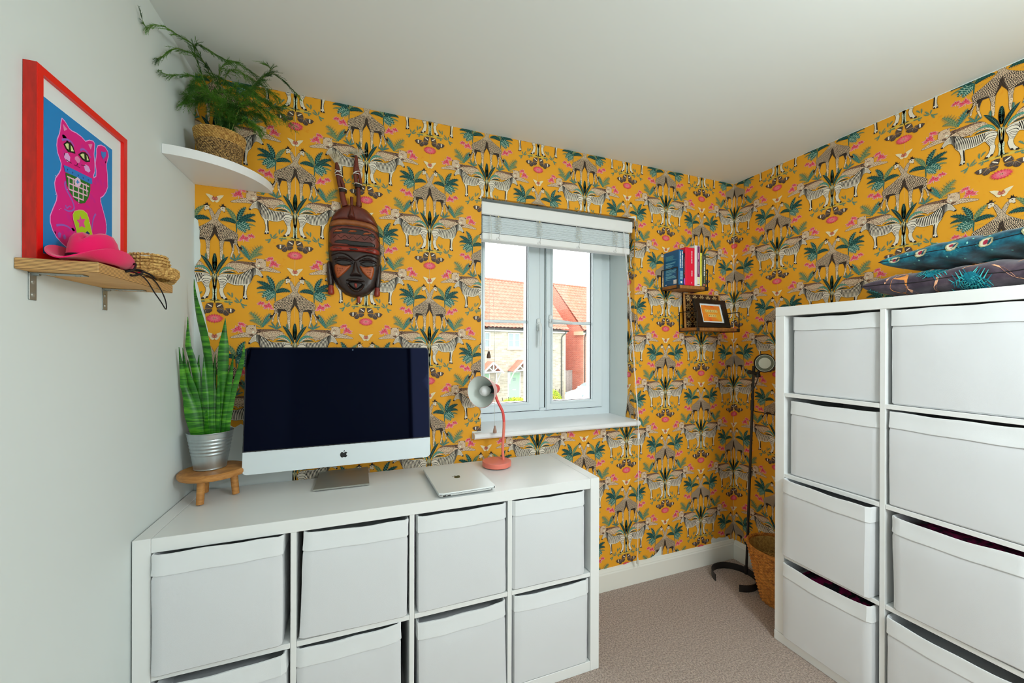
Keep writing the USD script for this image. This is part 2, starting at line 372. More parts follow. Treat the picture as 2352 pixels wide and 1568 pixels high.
# ---------------------------------------------------------------- wallpaper: one motif drawn as polygons (0.1 mm), repeated half-drop
T = {'gir_body':[[153,976],[196,923],[132,730],[84,556],[46,432],[14,285],[-2,174],[-9,15],[-49,-47],[-114,-159],[-151,-257],[-156,-379],[-168,-574],[-166,-743],[-181,-950],[-224,-951],[-240,-745],[-262,-624],[-251,-479],[-273,-322],[-295,-216],[-369,-219],[-474,-214],[-511,-318],[-537,-439],[-549,-560],[-515,-691],[-473,-871],[-510,-872],[-568,-680],[-620,-513],[-605,-417],[-621,-309],[-647,-298],[-704,-420],[-735,-541],[-745,-649],[-792,-638],[-777,-494],[-746,-349],[-705,-264],[-710,-132],[-736,-26],[-726,71],[-664,151],[-517,218],[-360,322],[-222,425],[-126,509],[-40,653],[45,817],[120,974]],'gir_dark':[[-600,-140],[-517,-125],[-411,-145],[-295,-159],[-295,-216],[-474,-214],[-516,-330],[-547,-463],[-579,-416],[-569,-284],[-621,-273]],'gir_chest':[[14,285],[-2,174],[-9,15],[-49,-47],[-114,-159],[-151,-257],[-162,-185],[-103,-25],[-71,110],[-50,257],[-18,368]],'gir_tail':[[-705,-264],[-746,-349],[-787,-399],[-829,-376],[-870,-425],[-849,-520],[-787,-458],[-735,-397],[-694,-300]],'gir_head':[[-319,1062],[-255,1084],[-197,1069],[-164,993],[-186,918],[-234,922],[-281,882],[-324,904],[-313,983]],'gir_horn':[[-277,1197],[-255,1132],[-218,1183],[-213,1099],[-175,1077],[-138,1110],[-138,1079],[-186,1052],[-255,1066],[-324,1049],[-367,1089],[-319,1092],[-287,1118]],'gir_muz':[[-324,904],[-281,886],[-287,861],[-318,867]],'gir_eye':[[-266,1023],[-229,1037],[-234,1000],[-260,993]],'palm':[[[-738,609],[-791,965],[-987,1156]],[[-769,560],[-1007,869],[-1313,897]],[[-790,571],[-1109,755],[-1318,613]],[[-872,506],[-1140,540],[-1307,448]],[[-686,504],[-955,550],[-1129,279]],[[-685,456],[-872,387],[-985,167]],[[-654,566],[-561,896],[-319,1056]],[[-654,506],[-403,700],[-147,544]],[[-675,517],[-685,324],[-690,150]],[[-633,423],[-518,380],[-360,352]]],'fern':[[[-1121,-868],[-1305,-411],[-1552,-301]],[[-1162,-798],[-1376,-554],[-1546,-630]],[[-1101,-867],[-1019,-509],[-824,-312]],[[-1080,-831],[-958,-578],[-782,-490]],[[-656,-930],[-750,-824],[-926,-792]],[[-656,-942],[-729,-776],[-823,-647]],[[-646,-942],[-625,-786],[-584,-653]],[[-635,-942],[-541,-844],[-468,-818]],[[-266,-972],[-330,-864],[-383,-841]],[[-245,-971],[-288,-815],[-267,-705]],[[-1152,-892],[-1243,-847],[-1365,-802]]],'flower':[[-1169,28],[-912,-80],[-1805,-796],[-1910,-1003]],'flowstem':[[-953,-141],[-871,-138],[-922,-319],[-943,-320]],'flowstem2':[[-1879,-1101],[-1951,-1095],[-1931,-1241],[-1879,-1245]],'leo_body':[[-1294,-954],[-1243,-935],[-1121,-957],[-957,-942],[-812,-945],[-687,-937],[-551,-959],[-436,-1035],[-351,-1142],[-276,-1287],[-233,-1420],[-286,-1408],[-361,-1336],[-445,-1300],[-540,-1283],[-645,-1296],[-707,-1327],[-749,-1387],[-780,-1376],[-770,-1334],[-832,-1343],[-956,-1339],[-1017,-1318],[-1048,-1354],[-1099,-1349],[-1201,-1320],[-1293,-1273],[-1364,-1233],[-1414,-1228],[-1444,-1257],[-1560,-1267],[-1621,-1251],[-1910,-1278],[-2140,-1301],[-2153,-1249],[-1962,-1173],[-1806,-1112],[-1651,-1070],[-1518,-1116]],'leo_head':[[-1655,-926],[-1641,-867],[-1596,-807],[-1526,-794],[-1395,-791],[-1370,-802],[-1350,-772],[-1324,-801],[-1334,-860],[-1314,-943],[-1304,-1002],[-1294,-1037],[-1324,-1108],[-1374,-1168],[-1414,-1180],[-1435,-1134],[-1495,-1111],[-1575,-1147],[-1635,-1113],[-1660,-1043]],'leo_mane':[[-1304,-960],[-1162,-946],[-1111,-969],[-1131,-1046],[-1202,-1077],[-1283,-1108],[-1334,-1138],[-1299,-1037]],'leo_neck':[[-1555,-1147],[-1435,-1134],[-1404,-1192],[-1424,-1245],[-1485,-1217],[-1545,-1194]],'leo_back':[[-1121,-951],[-812,-939],[-551,-959],[-436,-1035],[-488,-1042],[-604,-1008],[-812,-1017],[-1018,-1044],[-1120,-1070]],'leo_line':[[-1136,-1058],[-1079,-1164],[-1038,-1259],[-997,-1324],[-832,-1343],[-770,-1352]],'leo_line2':[[-925,-1281],[-811,-1262],[-708,-1225],[-624,-1284]],'leo_face':[[[-1526,-929],[-1475,-916]],[[-1455,-922],[-1405,-915]],[[-1385,-1027],[-1334,-1038]],[[-1415,-1086],[-1334,-1091]],[[-1369,-1038],[-1374,-1085]]],'leo_eye':[[-1460,-934],[-1425,-915],[-1425,-951]],'zeb':[[-1571,-1482],[-1535,-1414],[-1453,-1258],[-1382,-1185],[-1322,-1145],[-1250,-1168],[-1093,-1245],[-947,-1367],[-825,-1431],[-702,-1458],[-517,-1449],[-330,-1440],[-191,-1470],[-96,-1580],[-99,-1652],[-140,-1772],[-171,-1891],[-167,-2012],[-139,-2059],[-170,-2221],[-214,-2376],[-277,-2382],[-315,-2422],[-408,-2431],[-396,-2373],[-315,-2279],[-265,-2116],[-272,-2017],[-328,-1909],[-385,-1780],[-429,-1770],[-578,-1849],[-750,-1861],[-897,-1833],[-931,-1907],[-919,-2117],[-902,-2362],[-969,-2373],[-993,-2382],[-1056,-2385],[-1024,-2270],[-1004,-2127],[-1028,-1961],[-1068,-1825],[-1152,-1722],[-1195,-1602],[-1237,-1488],[-1291,-1425],[-1369,-1414],[-1464,-1468],[-1512,-1513],[-1557,-1510]],'zeb_top':[[-1166,-1219],[-1045,-1288],[-923,-1392],[-813,-1448],[-702,-1472],[-579,-1471],[-454,-1464],[-342,-1482]],'zeb_bot':[[-1189,-1615],[-1140,-1721],[-1043,-1801],[-897,-1812],[-750,-1837],[-627,-1829],[-516,-1795],[-416,-1719]],'zeb_nk0':[[-1310,-1162],[-1238,-1180],[-1166,-1219]],'zeb_nk1':[[-1321,-1401],[-1261,-1456],[-1189,-1608]],'zeb_arc':[[[-416,-1676],[-342,-1553],[-229,-1532],[-96,-1595]],[[-391,-1745],[-304,-1656],[-203,-1665],[-121,-1691]],[[-366,-1799],[-279,-1746],[-146,-1766]],[[-347,-1847],[-266,-1801],[-159,-1817]],[[-328,-1894],[-253,-1857],[-171,-1869]],[[-303,-1942],[-241,-1913],[-175,-1920]],[[-284,-1989],[-228,-1962],[-171,-1970]],[[-466,-1711],[-404,-1575],[-317,-1486],[-216,-1487]]],'zeb_dark':[[[-1571,-1482],[-1535,-1442],[-1506,-1480],[-1512,-1513],[-1557,-1510]],[[-1056,-2385],[-1030,-2319],[-996,-2330],[-993,-2382]],[[-969,-2373],[-957,-2312],[-906,-2327],[-902,-2365]],[[-408,-2431],[-390,-2358],[-327,-2373],[-315,-2422]],[[-277,-2382],[-265,-2331],[-202,-2310],[-214,-2376]],[[-964,-1826],[-931,-1865],[-919,-2117],[-906,-2257],[-945,-2261],[-958,-2051]]],'zeb_mane':[[-1382,-1185],[-1322,-1145],[-1250,-1168],[-1093,-1245],[-947,-1367],[-825,-1431],[-714,-1460]],'zeb_face':[[-1535,-1435],[-1441,-1270],[-1381,-1206],[-1322,-1240],[-1333,-1367],[-1393,-1417],[-1464,-1461],[-1506,-1487]],'trunk':[[-43,-2444],[-18,-2305],[-12,-2103],[-51,-1963],[-77,-1736],[-90,-1508],[-52,-1503],[-20,-1729],[15,-1941],[25,-1724],[-14,-1498],[22,-1436],[63,-1518],[69,-1719],[51,-1952],[77,-2050],[58,-2297],[78,-2439]],'trunk_base':[[-19,-2060],[51,-2053],[52,-2240],[78,-2439],[-37,-2444],[-12,-2247]],'ban':[[[-39,-1487],[-167,-1058],[-431,-787]],[[5,-1352],[-41,-1012],[60,-696]],[[-141,-1485],[-293,-1075],[-666,-1281]],[[-267,-1422],[-504,-1345],[-678,-1410]]],'ban_light':[[-166,-1460],[-292,-1332],[-455,-1317],[-591,-1356]],'ground':[[-576,-2434],[-327,-2402],[14,-2446],[14,-2547],[-264,-2517],[-514,-2485]],'shadow':[[[-164,-2428],[-62,-2410],[14,-2439],[-75,-2448]],[[14,-2453],[180,-2443],[142,-2469],[27,-2473]],[[-551,-2432],[-377,-2414],[-452,-2439]]],'sprig':[[[-822,-2530],[-944,-2655],[-1041,-2609]],[[-822,-2530],[-920,-2724],[-944,-2726]],[[-822,-2516],[-823,-2417],[-859,-2351]],[[-798,-2514],[-700,-2419],[-638,-2313]],[[-786,-2527],[-675,-2515],[-601,-2423]],[[-452,-2536],[-514,-2499],[-576,-2520]],[[-452,-2536],[-464,-2594],[-514,-2613]],[[-439,-2534],[-352,-2483],[-289,-2505]],[[-452,-2521],[-452,-2493],[-439,-2463]],[[-539,-2345],[-564,-2248],[-540,-2132]],[[-502,-2299],[-440,-2178],[-378,-2143]]],'bfly':[[[-664,-2815],[-601,-2761],[-496,-2739],[-338,-2755],[-412,-2864],[-475,-2942],[-580,-2922]],[[-338,-2797],[-433,-2914],[-464,-2965],[-411,-3027],[-337,-3027],[-274,-2972],[-263,-2923],[-306,-2830]],[[-296,-2805],[-263,-2923],[-242,-2951],[-157,-2944],[-82,-2870],[-66,-2808],[-114,-2788],[-221,-2774]],[[-296,-2769],[-275,-2670],[-232,-2581],[-115,-2545],[-34,-2561],[-45,-2684],[-77,-2772],[-200,-2760]]],'bfly_l':[[[-538,-2768],[-481,-2750],[-486,-2895],[-533,-2905]],[[-232,-2611],[-200,-2596],[-77,-2675],[-82,-2718],[-179,-2660]]],'lily':[4,-3142],'moth':[[[5,1374],[-91,1452],[-187,1488],[-285,1499],[-240,1417],[-165,1331],[-122,1243],[-69,1198],[-20,1214],[5,1276]]],'moth_c':[[[5,1362],[-48,1437],[-90,1367],[-90,1306],[-26,1274],[5,1289]]]}
R = random.Random(5)
TEAL0, TEAL1, TEAL2, PALE, OLIVE, OLIVE2 = A(22, 58, 56), A(38, 92, 84), A(84, 136, 122), A(150, 178, 158), A(86, 112, 78), A(132, 142, 96)
CREAM, BROWN, BLACK = A(216, 192, 162), A(120, 90, 66), A(34, 26, 22)
ROSE, ROSE2, BLUSH = A(206, 58, 82), A(226, 96, 110), A(240, 168, 158)
U = Print()
def sm(pts, n=1):
    p = np.asarray(pts, float)
    for _ in range(n): q = np.roll(p, -1, axis=0); p = np.stack([.75 * p + .25 * q, .25 * p + .75 * q], 1).reshape(-1, 2)
    return p
for _k in ('gir_body', 'leo_body', 'zeb'): T[_k] = sm(T[_k])
T['leo_head'] = sm(T['leo_head'], 2); T['lily_'] = 0
def feather(b, c, t, w, dark, light, n=9, body=.55):
    """A palm frond: a spine with pointed leaflets on both sides."""
    S = bez(b, c, t, n + 3); tang = np.gradient(S, axis=0); L = np.linalg.norm(tang, axis=1, keepdims=True); tang = tang / L; nor = np.c_[-tang[:, 1], tang[:, 0]]
    prof = np.sin(np.pi * np.linspace(.1, 1, n + 3) ** .85) ** .8 * w / 2
    U.poly(np.vstack([S + nor * prof[:, None] * body, (S - nor * prof[:, None] * body)[::-1]]), dark, True)
    a, bl = [], []
    for i in range(1, n + 1):
        for s in (1, -1):
            k = 1.25 if i % 2 else 1.0; tip = S[min(i + 2, n + 2)] + nor[i] * s * prof[i] * k
            tri = [S[i], S[i] + (S[i + 1] - S[i]) * .9, tip]
            (a if (i + (s > 0)) % 2 else bl).append(tri)
    U.polys(a, dark, True); U.polys(bl, light, True)
    U.poly(stroke(S[:-1], w * .05 + 4, 3), light, True)
def blade(b, c, t, w, dark, light, n=12):
    """A broad smooth leaf with a pale midrib."""
    S = bez(b, c, t, n); tang = np.gradient(S, axis=0); tang /= np.linalg.norm(tang, axis=1, keepdims=True); nor = np.c_[-tang[:, 1], tang[:, 0]]
    prof = (np.sin(np.pi * np.linspace(.06, 1, n)) ** .7 * w / 2)[:, None]
    U.poly(np.vstack([S + nor * prof, (S - nor * prof)[::-1]]), dark, True)
    veins = []
    for i in range(2, n - 2):
        for s in (1, -1): veins.append(stroke([S[i], S[i + 1] + nor[i] * s * prof[i] * .8], 5, 2))
    U.polys(veins, light, True); U.poly(stroke(S, 9, 3), light, True)
def flower(p, r, upside=1):
    p = np.array(p, float); out, mid, core = [], [], []
    for k in range(9):
        a = math.pi * (-.12 + .155 * k) + R.uniform(-.1, .1); L = r * R.uniform(.75, 1.15); d = np.array([math.cos(a), math.sin(a)]); q = np.array([-d[1], d[0]])
        out.append([p - d * 6, p + d * L * .5 + q * L * .26, p + d * L * 1.08, p + d * L * .5 - q * L * .26])
        mid.append([p, p + d * L * .5 + q * L * .15, p + d * L * .95, p + d * L * .5 - q * L * .15])
    U.polys(out, BLUSH, True); U.polys(mid, ROSE2, True); U.polys(mid[2:7:2], ROSE, True); U.poly([p + [-16, -10], p + [16, -10], p + [9, -r * .62], p + [-9, -r * .62]], BLUSH, True)
def dots(poly, step, size, col, jitter=.4, edge=4, keep=1.0):
    g = Polygon(poly).buffer(0).buffer(-edge); x0, y0, x1, y1 = g.bounds; out = []
    for i, y in enumerate(np.arange(y0, y1, step * .86)):
        for x in np.arange(x0 + (i % 2) * step / 2, x1, step):
            q = (x + R.uniform(-1, 1) * step * jitter, y + R.uniform(-1, 1) * step * jitter)
            if R.random() < keep and g.contains(Point(q)): out.append(ell(*q, size * R.uniform(.6, 1.2), size * R.uniform(.5, 1), R.uniform(0, 3), 5))
    U.polys(out, col, True)
# ground, shadows, sprigs
U.poly(T['ground'], A(206, 170, 66), True); U.polys(T['shadow'], A(52, 60, 44), True)
for b, c, t in T['sprig']: feather(b, c, t, 90, OLIVE, TEAL2, 6, .4)
# palms
tw = [235, 230, 165, 95, 350, 330, 215, 230]
for k in (6, 7, 2, 3, 4, 5, 1, 0):
    b, c, t = T['palm'][k]
    feather(b, c, t, tw[k], (TEAL0, TEAL0, TEAL0, OLIVE, TEAL1, TEAL1, OLIVE, TEAL0)[k], (TEAL2, TEAL1, TEAL1, OLIVE2, PALE, PALE, OLIVE2, TEAL1)[k], 12, .7)
U.poly(stroke(bez(*T['palm'][8], 6), 46, 30), TEAL1, True)
for k in range(6): x = -690 + k * 45; U.poly(stroke([(x, 400), (x + 40, 330)], 8, 3), OLIVE2, True)
for k, (b, c, t) in enumerate(T['fern'][:4]): feather(b, c, t, (340, 170, 230, 165)[k], OLIVE if k < 2 else TEAL1, OLIVE2 if k < 2 else TEAL2, 14, .35)
feather(*T['fern'][10], 60, OLIVE2, OLIVE, 6, .3)
for p, r in zip(T['flower'], (140, 190, 145, 205)): flower(p, r)
# giraffes: the neck of each crosses to the other side
def giraffe(sx):
    f = lambda pts, s=sx: [(x * s, z) for x, z in pts]
    body = Polygon(f(T['gir_body'])).buffer(0)
    U.poly(body.buffer(7), BLACK); U.poly(body, CREAM)
    U.poly(Polygon(f(T['gir_chest'])).buffer(0).intersection(body), A(70, 54, 42)); U.poly(Polygon(f(T['gir_dark'])).buffer(0).intersection(body), A(52, 42, 36))
    x0, y0, x1, y1 = body.bounds; pts = []
    z = y1
    while z > y0:
        st = 52 if -260 < z < 420 else 34
        x = x0 + R.uniform(0, st)
        while x < x1: pts.append((x + R.uniform(-9, 9), z + R.uniform(-9, 9))); x += st
        z -= st * .85
    pts = np.array(pts); vor = Voronoi(np.vstack([pts, [[x0 - 900, y0 - 900], [x1 + 900, y0 - 900], [x0 - 900, y1 + 900], [x1 + 900, y1 + 900]]]))
    cells = []
    for i, (px, pz) in enumerate(pts):
        reg = vor.regions[vor.point_region[i]]
        if -1 in reg or not reg or pz < -560: continue
        c = Polygon(vor.vertices[reg]).buffer(-6)
        if c.is_empty: continue
        c = c.intersection(body.buffer(-2))
        for g in getattr(c, 'geoms', [c]):
            if g.geom_type == 'Polygon' and g.area > 120: cells.append(g.simplify(4))
    U.polys(cells, A(46, 35, 28))
    low = [ell(R.uniform(-240, -170) * sx, R.uniform(-900, -560), 9, 12, 0, 5) for _ in range(16)]; U.polys([p for p in low if body.contains(Point(p.mean(0)))], BROWN)
    h = lambda pts: [(-x * sx, z) for x, z in [(-a, b) for a, b in pts]]
    U.poly(f(T['gir_tail']), BLACK)
    g = lambda pts: [(-x * sx, z) for x, z in pts]
    U.poly(Polygon(g(T['gir_head'])).buffer(5), BROWN); U.poly(g(T['gir_head']), A(212, 196, 172)); U.poly(g(T['gir_horn']), BLACK); U.poly(g(T['gir_muz']), BLACK); U.poly(g(T['gir_eye']), BLACK)
giraffe(1); giraffe(-1)
for k, (b, c, t) in enumerate(T['fern'][4:10]): feather(b, c, t, 105, TEAL1, TEAL2, 8, .35)
# leopards
body = Polygon(T['leo_body']).buffer(0); U.poly(body.buffer(8), A(96, 72, 56), True); U.poly(body, CREAM, True)
U.poly(Polygon(T['leo_back']).buffer(0).intersection(body), A(132, 98, 76), True); U.poly(Polygon(T['leo_mane']).buffer(0), A(76, 54, 44), True)
dots(T['leo_body'], 54, 17, A(178, 140, 112)); dots(T['leo_body'], 31, 11, A(92, 66, 50)); dots(T['leo_back'], 26, 11, A(76, 52, 40))
U.poly(T['leo_neck'], A(106, 78, 62), True)
for l in ('leo_line', 'leo_line2'): U.poly(stroke(T[l], 13, 9), A(80, 56, 44), True)
hd = Polygon(T['leo_head']).buffer(0); U.poly(hd.buffer(6), A(120, 90, 72), True); U.poly(hd, A(206, 180, 152), True); dots(T['leo_head'], 34, 8, A(120, 88, 66), keep=.9); U.polys([ell(-1625, -835, 34, 30, .5), ell(-1372, -815, 28, 26)], A(150, 116, 92), True); U.polys([ell(-1620, -840, 18, 16), ell(-1374, -820, 14, 13)], A(86, 62, 50), True); U.poly(ell(-1395, -1062, 60, 44), A(232, 212, 190), True); U.polys([ell(-1480, -955, 26, 12, .2), ell(-1395, -948, 20, 10)], A(120, 86, 66), True)
for l in T['leo_face']: U.poly(stroke(l, 10, 7), A(84, 58, 48), True)
U.poly(T['leo_eye'], BLACK, True); U.poly(ell(-1368, -1035, 22, 13), A(196, 140, 124), True)
# arching leaves, zebras
blade(*T['ban'][3], 62, A(30, 46, 44), A(70, 96, 86)); U.poly(stroke(T['ban_light'], 26, 16), A(224, 214, 190), True); blade(*T['ban'][2], 92, A(58, 122, 106), A(140, 182, 162))
z = Polygon(T['zeb']).buffer(0); ZW, ZB = A(216, 206, 188), A(38, 32, 29)
U.poly(z.buffer(8), ZB, True); U.poly(z, ZW, True)
zt, zb = LineString(T['zeb_top']), LineString(T['zeb_bot']); n0, n1 = LineString(T['zeb_nk0']), LineString(T['zeb_nk1']); st = []
for k in range(17):
    t = (k + .3) / 17.4; a = np.array(zt.interpolate(t, normalized=True).coords[0]); b = np.array(zb.interpolate(t ** 1.02, normalized=True).coords[0])
    st.append(stroke(bez(a, (a + b) / 2 + [-46 * (1 - t) - 8, 16], b, 6), 27, 17))
for k in range(11):
    t = (k + .2) / 11; a = np.array(n0.interpolate(t, normalized=True).coords[0]); b = np.array(n1.interpolate(t, normalized=True).coords[0]); st.append(stroke(bez(a, (a + b) / 2 + [-14, -12], b, 5), 13, 7))
for k, l in enumerate(T['zeb_arc']): st.append(stroke(smooth_path(l, 8), 24 - 1.6 * k, 15 - k))
for k in range(7): y = -2020 - k * 42; st.append(stroke([(-1045 + k * 3, y), (-985 + k * 3, y - 8)], 7, 5))
st = [Polygon(s).buffer(0).intersection(z) for s in st]; U.polys([g for s in st for g in getattr(s, 'geoms', [s]) if g.geom_type == 'Polygon' and g.area > 30], ZB, True)
U.poly(Polygon(T['zeb_face']).buffer(0).intersection(z), A(190, 178, 160), True); U.polys(T['zeb_dark'], ZB, True); U.poly(stroke(T['zeb_mane'], 18, 12), ZB, True); U.poly(ell(-1415, -1290, 10, 8), ZB, True)
# the broad-leaved tree between them
U.poly(Polygon(T['trunk']).buffer(5), A(150, 128, 60), True); U.poly(T['trunk'], A(186, 182, 142), True); U.poly(T['trunk_base'], A(196, 206, 180), True)
U.polys([ell(R.uniform(-10, 50), -2080 - 46 * k, 17, 10, R.uniform(0, 2), 6) for k in range(8)], A(44, 66, 58), True)
blade(*T['ban'][0], 125, A(16, 44, 42), TEAL2); blade((0, -1352), (-6, -1012), (14, -690), 150, A(18, 52, 50), TEAL2)
# butterflies, water lily, moth
for wg in T['bfly']: U.poly(Polygon(wg).buffer(0), A(70, 56, 50), True)
ve = []
for wg in T['bfly']:
    wg = np.array(wg, float); c = np.array((-300, -2790.)) if wg[:, 0].mean() < -300 else np.array((-286, -2800.))
    for q in wg[::1]: ve.append(stroke([c + (q - c) * .2, c + (q - c) * .9], 5, 3))
U.polys(ve, A(150, 132, 116), True); U.polys(T['bfly_l'], A(226, 208, 188), True)
lx, lz = 0, T['lily'][1]
pet = lambda n, r0, r1, ph: [[(lx + r0 * math.cos(a) * 1.15 * .3, lz + r0 * math.sin(a) * .3), (lx + r0 * 1.15 * math.cos(a - .17) * .75, lz + .68 * r0 * math.sin(a - .17) * .75), (lx + r1 * 1.15 * math.cos(a), lz + .68 * r1 * math.sin(a)), (lx + r0 * 1.15 * math.cos(a + .17) * .75, lz + .68 * r0 * math.sin(a + .17) * .75)] for a in ph + np.arange(n) * 2 * math.pi / n]
U.poly(ell(lx, lz, 190, 115), ROSE2); U.polys(pet(20, 240, 262, 0), ROSE); U.polys(pet(16, 200, 205, .2), ROSE2); U.polys(pet(12, 120, 130, .1), A(238, 130, 136)); U.poly(ell(lx, lz + 8, 52, 32), A(206, 150, 120)); U.polys([ell(lx + 32 * math.cos(a), lz + 8 + 20 * math.sin(a), 10, 8, 0, 6) for a in np.arange(8)], A(110, 60, 62))
U.poly(T['moth'][0], A(232, 206, 168), True); U.poly(T['moth_c'][0], A(176, 86, 70), True)
U.polys([stroke([(-20, 1330), (-150 - 20 * k, 1440 - 60 * k)], 7, 3) for k in range(4)], A(206, 160, 128), True); U.poly(stroke([(0, 1380), (0, 1240)], 16, 8), A(150, 80, 66))
UV_, UF, UC = U.arrays(); UV_ = UV_ * [1e-4, 1e-4, 1e-5]

def paper(region, cols, chest, pitch_x, scale_x=1.0):
    """All motifs clipped to the region (shapely, wall coordinates): vertices (x, z, layer height), faces, colours."""
    shapely.prepare(region); Vs, Fs, Cs, n = [], [], [], 0; bx0, bz0, bx1, bz1 = region.bounds
    ext = (UV_[:, 0].min(), UV_[:, 0].max(), UV_[:, 1].min(), UV_[:, 1].max())
    for k in cols:
        for j in range(-4, 3):
            dx, dz = pitch_x * k, chest + .5147 * j - (.25735 if k % 2 == 0 else 0)
            if dx + ext[0] > bx1 or dx + ext[1] < bx0 or dz + ext[2] > bz1 or dz + ext[3] < bz0: continue
            v = UV_ + [dx, dz, 0]; ins = shapely.contains_xy(region, v[:, 0], v[:, 1]); cnt = ins[UF].sum(1)
            f = UF[cnt == 3]; mixed = np.nonzero((cnt > 0) & (cnt < 3))[0]
            Vs.append(v); Cs.append(UC); Fs.append(f + n); n += len(v)
            for t in mixed:
                g = Polygon(v[UF[t], :2]).intersection(region); w, h = tri2(g)
                if len(h): Vs.append(np.c_[w, np.full(len(w), v[UF[t][0], 2])]); Cs.append(np.broadcast_to(UC[UF[t][0]], (len(w), 3))); Fs.append(h + n); n += len(w)
    V, F, C = np.vstack(Vs), np.vstack(Fs), np.vstack(Cs)
    use = np.unique(F); m = np.full(len(V), -1); m[use] = np.arange(len(use)); return V[use], m[F], C[use]

def ragged(a, b, amp, n, seed):
    q = np.random.default_rng(seed); t = np.sort(np.r_[0, q.uniform(0, 1, n), 1])[:, None]; a, b = np.array(a, float), np.array(b, float); d = (b - a) / np.linalg.norm(b - a); o = q.uniform(0, amp, len(t)); o[0] = o[-1] = amp * .5
    return (a + (b - a) * t + np.c_[-d[1], d[0]] * o[:, None]).tolist()
# back wall: what is papered (torn along the left corner, bare behind the computer, torn at the skirting)
left = [(.001, H), (.001, 1.766), (.011, 1.758), (.014, 1.735), (.0175, 1.719), (.016, 1.69), (.019, 1.67), (.018, 1.64), (.021, 1.622), (.013, 1.605), (.003, 1.585), (.001, 1.569), (.006, 1.54), (.015, 1.50), (.021, 1.461), (.026, 1.44), (.033, 1.413), (.037, 1.38), (.043, 1.348), (.046, 1.25), (.06, 1.15), (.085, 1.05), (.11, .996), (.119, .987), (.128, .983), (.147, .995), (.19, .97), (.25, .96), (.322, .975)]
bottom = [(.322, .113), (1.7, .113)] + ragged((1.74, .112), (2.08, .112), .006, 14, 1) + [(2.093, .117), (2.128, .132), (2.146, .148), (2.152, .160), (2.1645, .170), (2.1648, .118)] + ragged((2.18, .112), (2.50, .112), .004, 10, 2) + [(2.54, .114), (2.535, .130), (2.541, .146), (2.553, .150), (2.566, .141), (2.580, .137), (2.60, .141), (2.62, .136), (2.649, .133), (2.664, .139), (2.675, .132), (2.685, .116), (2.695, .098), (W - .006, .107)]
seam_corner = [(W - .0012, .3), (W - .0012, 1.1), (W - .0045, 1.2), (W - .0035, 1.6), (W - .005, 1.95), (W - .002, 2.15), (W - .002, H - .001)]
paper_back = Polygon(left + bottom + seam_corner).buffer(0).difference(sbox(WX0, .86, WX1, WZ1)).difference(sbox(1.058, .862, 1.987, .8975))
paper_back = paper_back.difference(Polygon([(1.90, 1.985), (1.935, 2.0), (1.978, 2.012), (1.985, 2.0), (1.975, 1.98)]))
cols = range(0, 11)
V, F, C = paper(affinity.scale(affinity.translate(paper_back, -W, 0), -1, 1, origin=(0, 0)), cols, 1.967, .2655)
PB = 0.0006
for k in range(6):
    strip = paper_back.intersection(sbox(W - .2655 * (2 * k + 1) + .0004, 0, W - .2655 * (2 * k - 1) - .0004, 3))
    if strip.is_empty: continue
    v, f = tri2(strip); part(WALL_BACK, 'wallpaper_strip', extrude(strip, PB, lambda v: np.c_[v[:, 0], -v[:, 2], v[:, 1]]), M['ochre'])
part(WALL_BACK, 'wallpaper_print', trimesh.Trimesh(np.c_[W - V[:, 0], -PB - .0001 - V[:, 2], V[:, 1]], F, process=False), M['print'], colors=C, kind='stuff')
# paper turned into the window reveal and under its head
rev = Polygon([(0, .897)] + [(.075, .897), (.062, .96), (.055, 1.02), (.058, 1.5), (.06, 1.9), (.05, WZ1 - .001), (0, WZ1 - .001)])
def wrap(region, to_wall, to_room, name):
    """region in (depth, along); to_wall gives the wall position the paper would have if it lay flat."""
    flat = shapely.transform(region, to_wall); V, F, C = paper(affinity.scale(affinity.translate(flat, -W, 0), -1, 1, origin=(0, 0)), cols, 1.967, .2655)
    g = extrude(region, PB); g.vertices = to_room(np.array(g.vertices)); part(WALL_BACK, 'wallpaper_strip', g, M['ochre'])
    inv = np.c_[to_wall.inv(np.c_[W - V[:, 0], V[:, 1]]), V[:, 2] + PB + .0001]
    part(WALL_BACK, 'wallpaper_print', trimesh.Trimesh(to_room(inv), F, process=False), M['print'], colors=C, kind='stuff')
class Flat:
    def __init__(s, f, g): s.f, s.inv = f, g
    def __call__(s, v): return s.f(v)
wrap(rev, Flat(lambda v: np.c_[WX1 - v[:, 0], v[:, 1]], lambda v: np.c_[WX1 - v[:, 0], v[:, 1]]), lambda v: np.c_[WX1 - v[:, 2], v[:, 0], v[:, 1]], 'reveal')
sof = Polygon([(0, WX0), (.018, WX0), (.018, WX1), (0, WX1)])
wrap(sof, Flat(lambda v: np.c_[v[:, 1], WZ1 - v[:, 0]], lambda v: np.c_[WZ1 - v[:, 1], v[:, 0]]), lambda v: np.c_[v[:, 1], v[:, 0], WZ1 - v[:, 2]], 'soffit')
# right wall
paper_right = Polygon([(.002, H - .001), (.002, .10), (.018, .098), (.03, .113), (3.0, .113), (3.0, H - .003), (1.2, H - .004)])
paper_right = paper_right.intersection(sbox(0, 0, 1.62, 3))
V, F, C = paper(paper_right, range(0, 7), 1.971, .270)
for k in range(4):
    strip = paper_right.intersection(sbox(.54 * k - .27 + .0004, 0, .54 * k + .27 - .0004, 3)); part(WALL_RIGHT, 'wallpaper_strip', extrude(strip, PB, lambda v: np.c_[W - v[:, 2], -v[:, 0], v[:, 1]]), M['ochre'])
part(WALL_RIGHT, 'wallpaper_print', trimesh.Trimesh(np.c_[W - PB - .0001 - V[:, 2], -V[:, 0], V[:, 1]], F, process=False), M['print'], colors=C, kind='stuff')
print('paper tris', len(UF))

